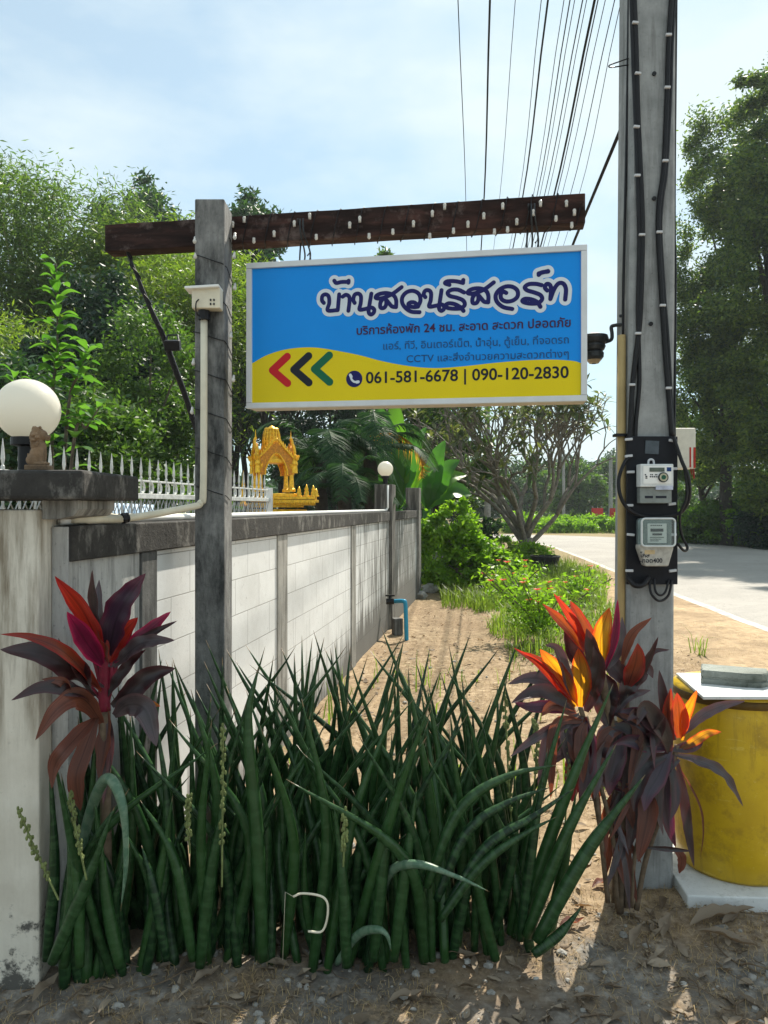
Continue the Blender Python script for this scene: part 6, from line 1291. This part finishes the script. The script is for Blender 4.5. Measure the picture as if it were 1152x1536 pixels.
# bushes past the wall
tree('leafy_bush', 'bright sunlit leafy bush just past the end of the wall', 686, 14.6, [(-0.1, 0, 1.35, 0.42, 0.5, 0.42), (-0.4, 0, 0.9, 0.42, 0.4, 0.6), (0.35, 0, 0.75, 0.5, 0.4, 0.4), (0.75, 0, 0.4, 0.45, 0.4, 0.35), (0.2, 0.1, 1.05, 0.3, 0.3, 0.5), (0, 0, 0.35, 0.75, 0.5, 0.35), (0.05, 0, 1.7, 0.18, 0.2, 0.3)], 11000, 0.11, M['lf_shrub'], M['bark'], 0.04, 70, 0.16, 20, cat='bush', aspect=0.55)
tree('leafy_bush', 'darker bush tucked behind the sunlit bush', 716, 20, [(0, 0, 0.9, 0.6, 0.5, 0.55), (-0.5, 0, 0.6, 0.5, 0.5, 0.5)], 6000, 0.13, M['lf_dark'], M['bark'], 0.04, 40, 0.16, 22, cat='bush', aspect=0.5)
tree('leafy_bush', 'low green weeds bush at the foot of the frangipani', 752, 19.5, [(0, 0, 0.45, 0.7, 0.6, 0.35), (0.8, 0, 0.35, 0.6, 0.5, 0.3)], 5000, 0.11, M['lf_shrub'], M['bark'], 0.03, 40, 0.16, 23, cat='bush', aspect=0.4)

# frangipani
def frangipani():
    Y = 21.0; rg = random.Random(71); x = PXY(788, Y); base = Vector((x, Y, 0)); rt = thing('frangipani_tree', 'spreading bare branched frangipani tree beyond the flower bushes', 'tree', base); m = MB(); ends = []
    def grow(p, d, l, r, depth):
        q_ = p + d * l; md = p.lerp(q_, 0.5) + Vector((rg.uniform(-.05, .05), rg.uniform(-.05, .05), 0.03)) * l * 1.5
        m.tube(curve([p, md, q_], 3), [r * (1 - 0.25 * i / 6) for i in range(7)], 7 if r > 0.04 else 5)
        if depth == 0: ends.append((q_, d)); return
        for k_ in range(rg.choice((2, 2, 3)) if depth > 1 else rg.choice((2, 3))):
            a = rg.uniform(0, 6.28); s_ = d.orthogonal().normalized(); o_ = s_ * math.cos(a) + d.cross(s_) * math.sin(a); nd = (d + o_ * rg.uniform(0.35, 0.62) + Vector((0, 0, 0.08))).normalized(); grow(q_, nd, l * rg.uniform(0.68, 0.9), r * 0.70, depth - 1)
    m.tube(curve([base + Vector((0, 0, -.1)), base + Vector((0.03, 0, 0.4)), base + Vector((0.0, 0, 0.75))], 4), [0.26, 0.24, 0.22, 0.21, 0.20, 0.2, 0.2, 0.2, 0.2], 10)
    for i in range(9):
        a = i * 0.70 + rg.uniform(-.2, .2); t_ = rg.uniform(0.4, 1.25); d = Vector((math.cos(a) * t_, math.sin(a) * t_ * 0.8, 1)).normalized(); grow(base + Vector((0, 0, rg.uniform(.45, .95))), d, 1.30, 0.080, 5)
    m.build('branches', M['grey_bark'], rt, smooth=True)
    f = MB()
    for p, d in ends:
        if p.z < 1.7 or rg.random() < 0.38: continue
        for k_ in range(rg.choice((3, 5, 6, 8))):
            a = k_ * 2.4 + rg.uniform(-.3, .3); s_ = d.orthogonal().normalized(); o_ = s_ * math.cos(a) + d.cross(s_) * math.sin(a); e = (d * 0.5 + o_ + Vector((0, 0, -0.1))).normalized(); l = rg.uniform(0.20, 0.36)
            f.blade([p, p + e * l * .5, p + e * l + Vector((0, 0, -.1 * l))], l * 0.30, (0, 0, 1), fold=0.2, k=2, base=0.15, peak=0.6)
    f.build('leaves', M['lf_plum'], rt)
frangipani()

# right side trees
tree('roadside_tree', 'tall dense dark tree behind the pole across the road', 1090, 31, [(0, 0, 16.4, 1.7, 2, 2.4), (1.6, 0, 14, 2.0, 2, 2.8), (-0.9, 0, 12.6, 1.5, 2, 2.6), (0.3, 0, 9.4, 2.2, 2.2, 2.8), (-0.9, 0, 6.2, 1.7, 2, 2.6), (-1.1, 0, 9.6, 1.5, 1.6, 2.6), (-1.3, 0, 7.0, 1.3, 1.6, 1.8), (1.6, 0, 6.5, 2.2, 2, 2.4), (1, 0, 3.4, 2.2, 2, 1.6)], 100000, 0.17, M['lf_road'], M['dark_bark'], 0.22, 240, 0.13, 24, lean=0.8)
tree('roadside_tree', 'tallest roadside tree at the right edge of the frame', 1165, 28, [(0, 0, 17.2, 1.5, 1.5, 1.6), (0.3, 0, 14, 2.4, 2.2, 2.6), (-0.6, 0, 10, 2.0, 2, 2.8), (0.4, 0, 6, 2.2, 2, 2.4), (0, 0, 3.0, 1.8, 1.6, 1.6)], 80000, 0.17, M['lf_road'], M['dark_bark'], 0.24, 200, 0.13, 25)
tree('roadside_tree', 'lighter leaved tree beyond the frame edge shading the road', 1440, 22, [(0, 0, 13, 3, 3, 3), (-1.4, 0, 10, 2, 2, 2.4), (0, 0, 7, 3, 3, 2.4)], 26000, 0.28, M['lf_mid'], M['dark_bark'], 0.25, 90, 0.16, 26)
tree('roadside_tree', 'leaning forked tree low behind the white switch box', 1075, 34, [(0, 0, 5.5, 2.0, 1.6, 1.8), (-1.4, 0, 4.0, 1.2, 1.2, 1.2), (1.6, 0, 3.2, 1.6, 1.4, 1.4)], 20000, 0.20, M['lf_mid'], M['dark_bark'], 0.16, 70, 0.16, 27, lean=-1.2)
for i, (px, Y, h, mk, lb) in enumerate(((1040, 33, 1.5, 'lf_shrub', 'yellow green roadside bush right of the meters'), (1085, 32, 1.9, 'lf_mid', 'green roadside bush under the leaning tree'), (1130, 31, 2.0, 'lf_shrub', 'sunlit roadside bush near the right edge'), (1105, 36, 2.6, 'lf_deep', 'dark bush filling under the roadside trees'), (1180, 29, 2.4, 'lf_deep', 'dark bush at the right edge by the road'), (1020, 40, 2.6, 'lf_mid', 'bush partly behind the pole across the road'))):
    tree('roadside_bush', lb, px, Y, [(0, 0, h * 0.62, 1.3, 1.0, h * 0.45), (0.8, 0, h * 0.4, 1.0, 0.9, h * 0.4), (-0.8, 0, h * 0.35, 1.0, 0.9, h * 0.36)], 9000, 0.20, M[mk], M['dark_bark'], 0.05, 50, 0.17, 60 + i, cat='bush')
# far trees past the bend
for i, (px, Y, h, w, mk, lb) in enumerate(((868, 66, 5.6, 2.6, 'lf_mid', 'rounded pale green tree far beyond the road bend'), (905, 84, 8.0, 3.6, 'lf_dark', 'bluish dark tree behind the rounded far tree'), (945, 74, 7.0, 3.2, 'lf_mid', 'hazy far tree partly behind the pole'), (840, 95, 8.4, 4.0, 'lf_dark', 'distant hazy tree seen through the frangipani branches'), (790, 80, 6.5, 4.0, 'lf_mid', 'distant hazy tree behind the frangipani trunk'), (735, 75, 6.5, 4.2, 'lf_dark', 'far dark tree behind the slim power pole'), (985, 90, 9.0, 4.0, 'lf_dark', 'far dark tree hidden behind the utility pole'), (690, 62, 5.5, 3.6, 'lf_dark', 'far dark tree behind the sunlit bush'))):
    tree('far_tree', lb, px, Y, [(0, 0, h * 0.76, w * 0.8, w * 0.7, h * 0.26), (-w * 0.4, 0, h * 0.5, w * 0.6, w * 0.6, h * 0.24), (w * 0.45, 0, h * 0.45, w * 0.6, w * 0.6, h * 0.22), (0, 0, h * 0.25, w * 0.8, w * 0.6, h * 0.2)], 9000, 0.42, M[mk], M['dark_bark'], 0.2, 60, 0.16, 80 + i)
for i, (px, Y, h) in enumerate(((822, 47, 0.9), (842, 50, 1.2), (868, 47, 1.0), (884, 49, 1.3), (908, 49.5, 1.1), (932, 47, 1.3), (800, 49, 1.2), (775, 47, 1.4))):
    tree('verge_bush', ('low bright bush left of all on the far verge', 'low bush behind the far thin pole on the verge', 'low bush under the rounded far tree', 'low bush left of the first red board', 'low bush between the two red boards', 'low bush right of the second red board', 'low far bush seen through the frangipani', 'low far bush left of the frangipani trunk')[i], px, Y, [(0, 0, h * 0.5, 1.0, 0.8, h * 0.45), (0.8, 0.2, h * 0.35, 0.8, 0.7, h * 0.35), (-0.8, 0.1, h * 0.3, 0.8, 0.7, h * 0.3)], 2600, 0.22, M['lf_shrub'], M['dark_bark'], 0.03, 30, 0.2, 120 + i, cat='bush')
# low far wood that closes the horizon
rg = np.random.default_rng(5); xs = np.concatenate([rg.uniform(-75, 4, 52000), rg.uniform(4, 95, 52000)]); ys = np.where(xs < 4, rg.uniform(50, 64, len(xs)), rg.uniform(100, 125, len(xs)))
hh = np.array([3.4 + 1.8 * noise.noise((x * 0.11, y * 0.11, 2)) + 1.2 * noise.noise((x * .5, y * .5, 8)) for x, y in zip(xs, ys)]) * np.where(xs < 4, 0.9, 1.6)
pts = np.column_stack([xs, ys, hh * rg.random(len(xs)) ** 0.7])
tag(np_mesh('far_wood', leaf_quads(rg, pts, 0.75, 0.5), 4, M['lf_dark']), 'low far wood closing the horizon behind the fence and road', None, kind='stuff')

# ------------------------------------------------------------------ haze
mb = MB(); mb.box((5, 55, 9.9), (260, 215, 22.0))
hz = mb.build('haze', bpy.data.materials.new('haze')); tag(hz, 'thin pale haze in the air', None, kind='stuff')
hm = hz.data.materials[0]; hm.use_nodes = True; hn = hm.node_tree.nodes; hn.remove(hn['Principled BSDF'])
pv_ = hn.new('ShaderNodeVolumePrincipled'); pv_.inputs['Color'].default_value = (0.80, 0.90, 0.95, 1); pv_.inputs['Density'].default_value = 0.0006; pv_.inputs['Anisotropy'].default_value = 0.2
hm.node_tree.links.new(pv_.outputs[0], hn['Material Output'].inputs['Volume'])
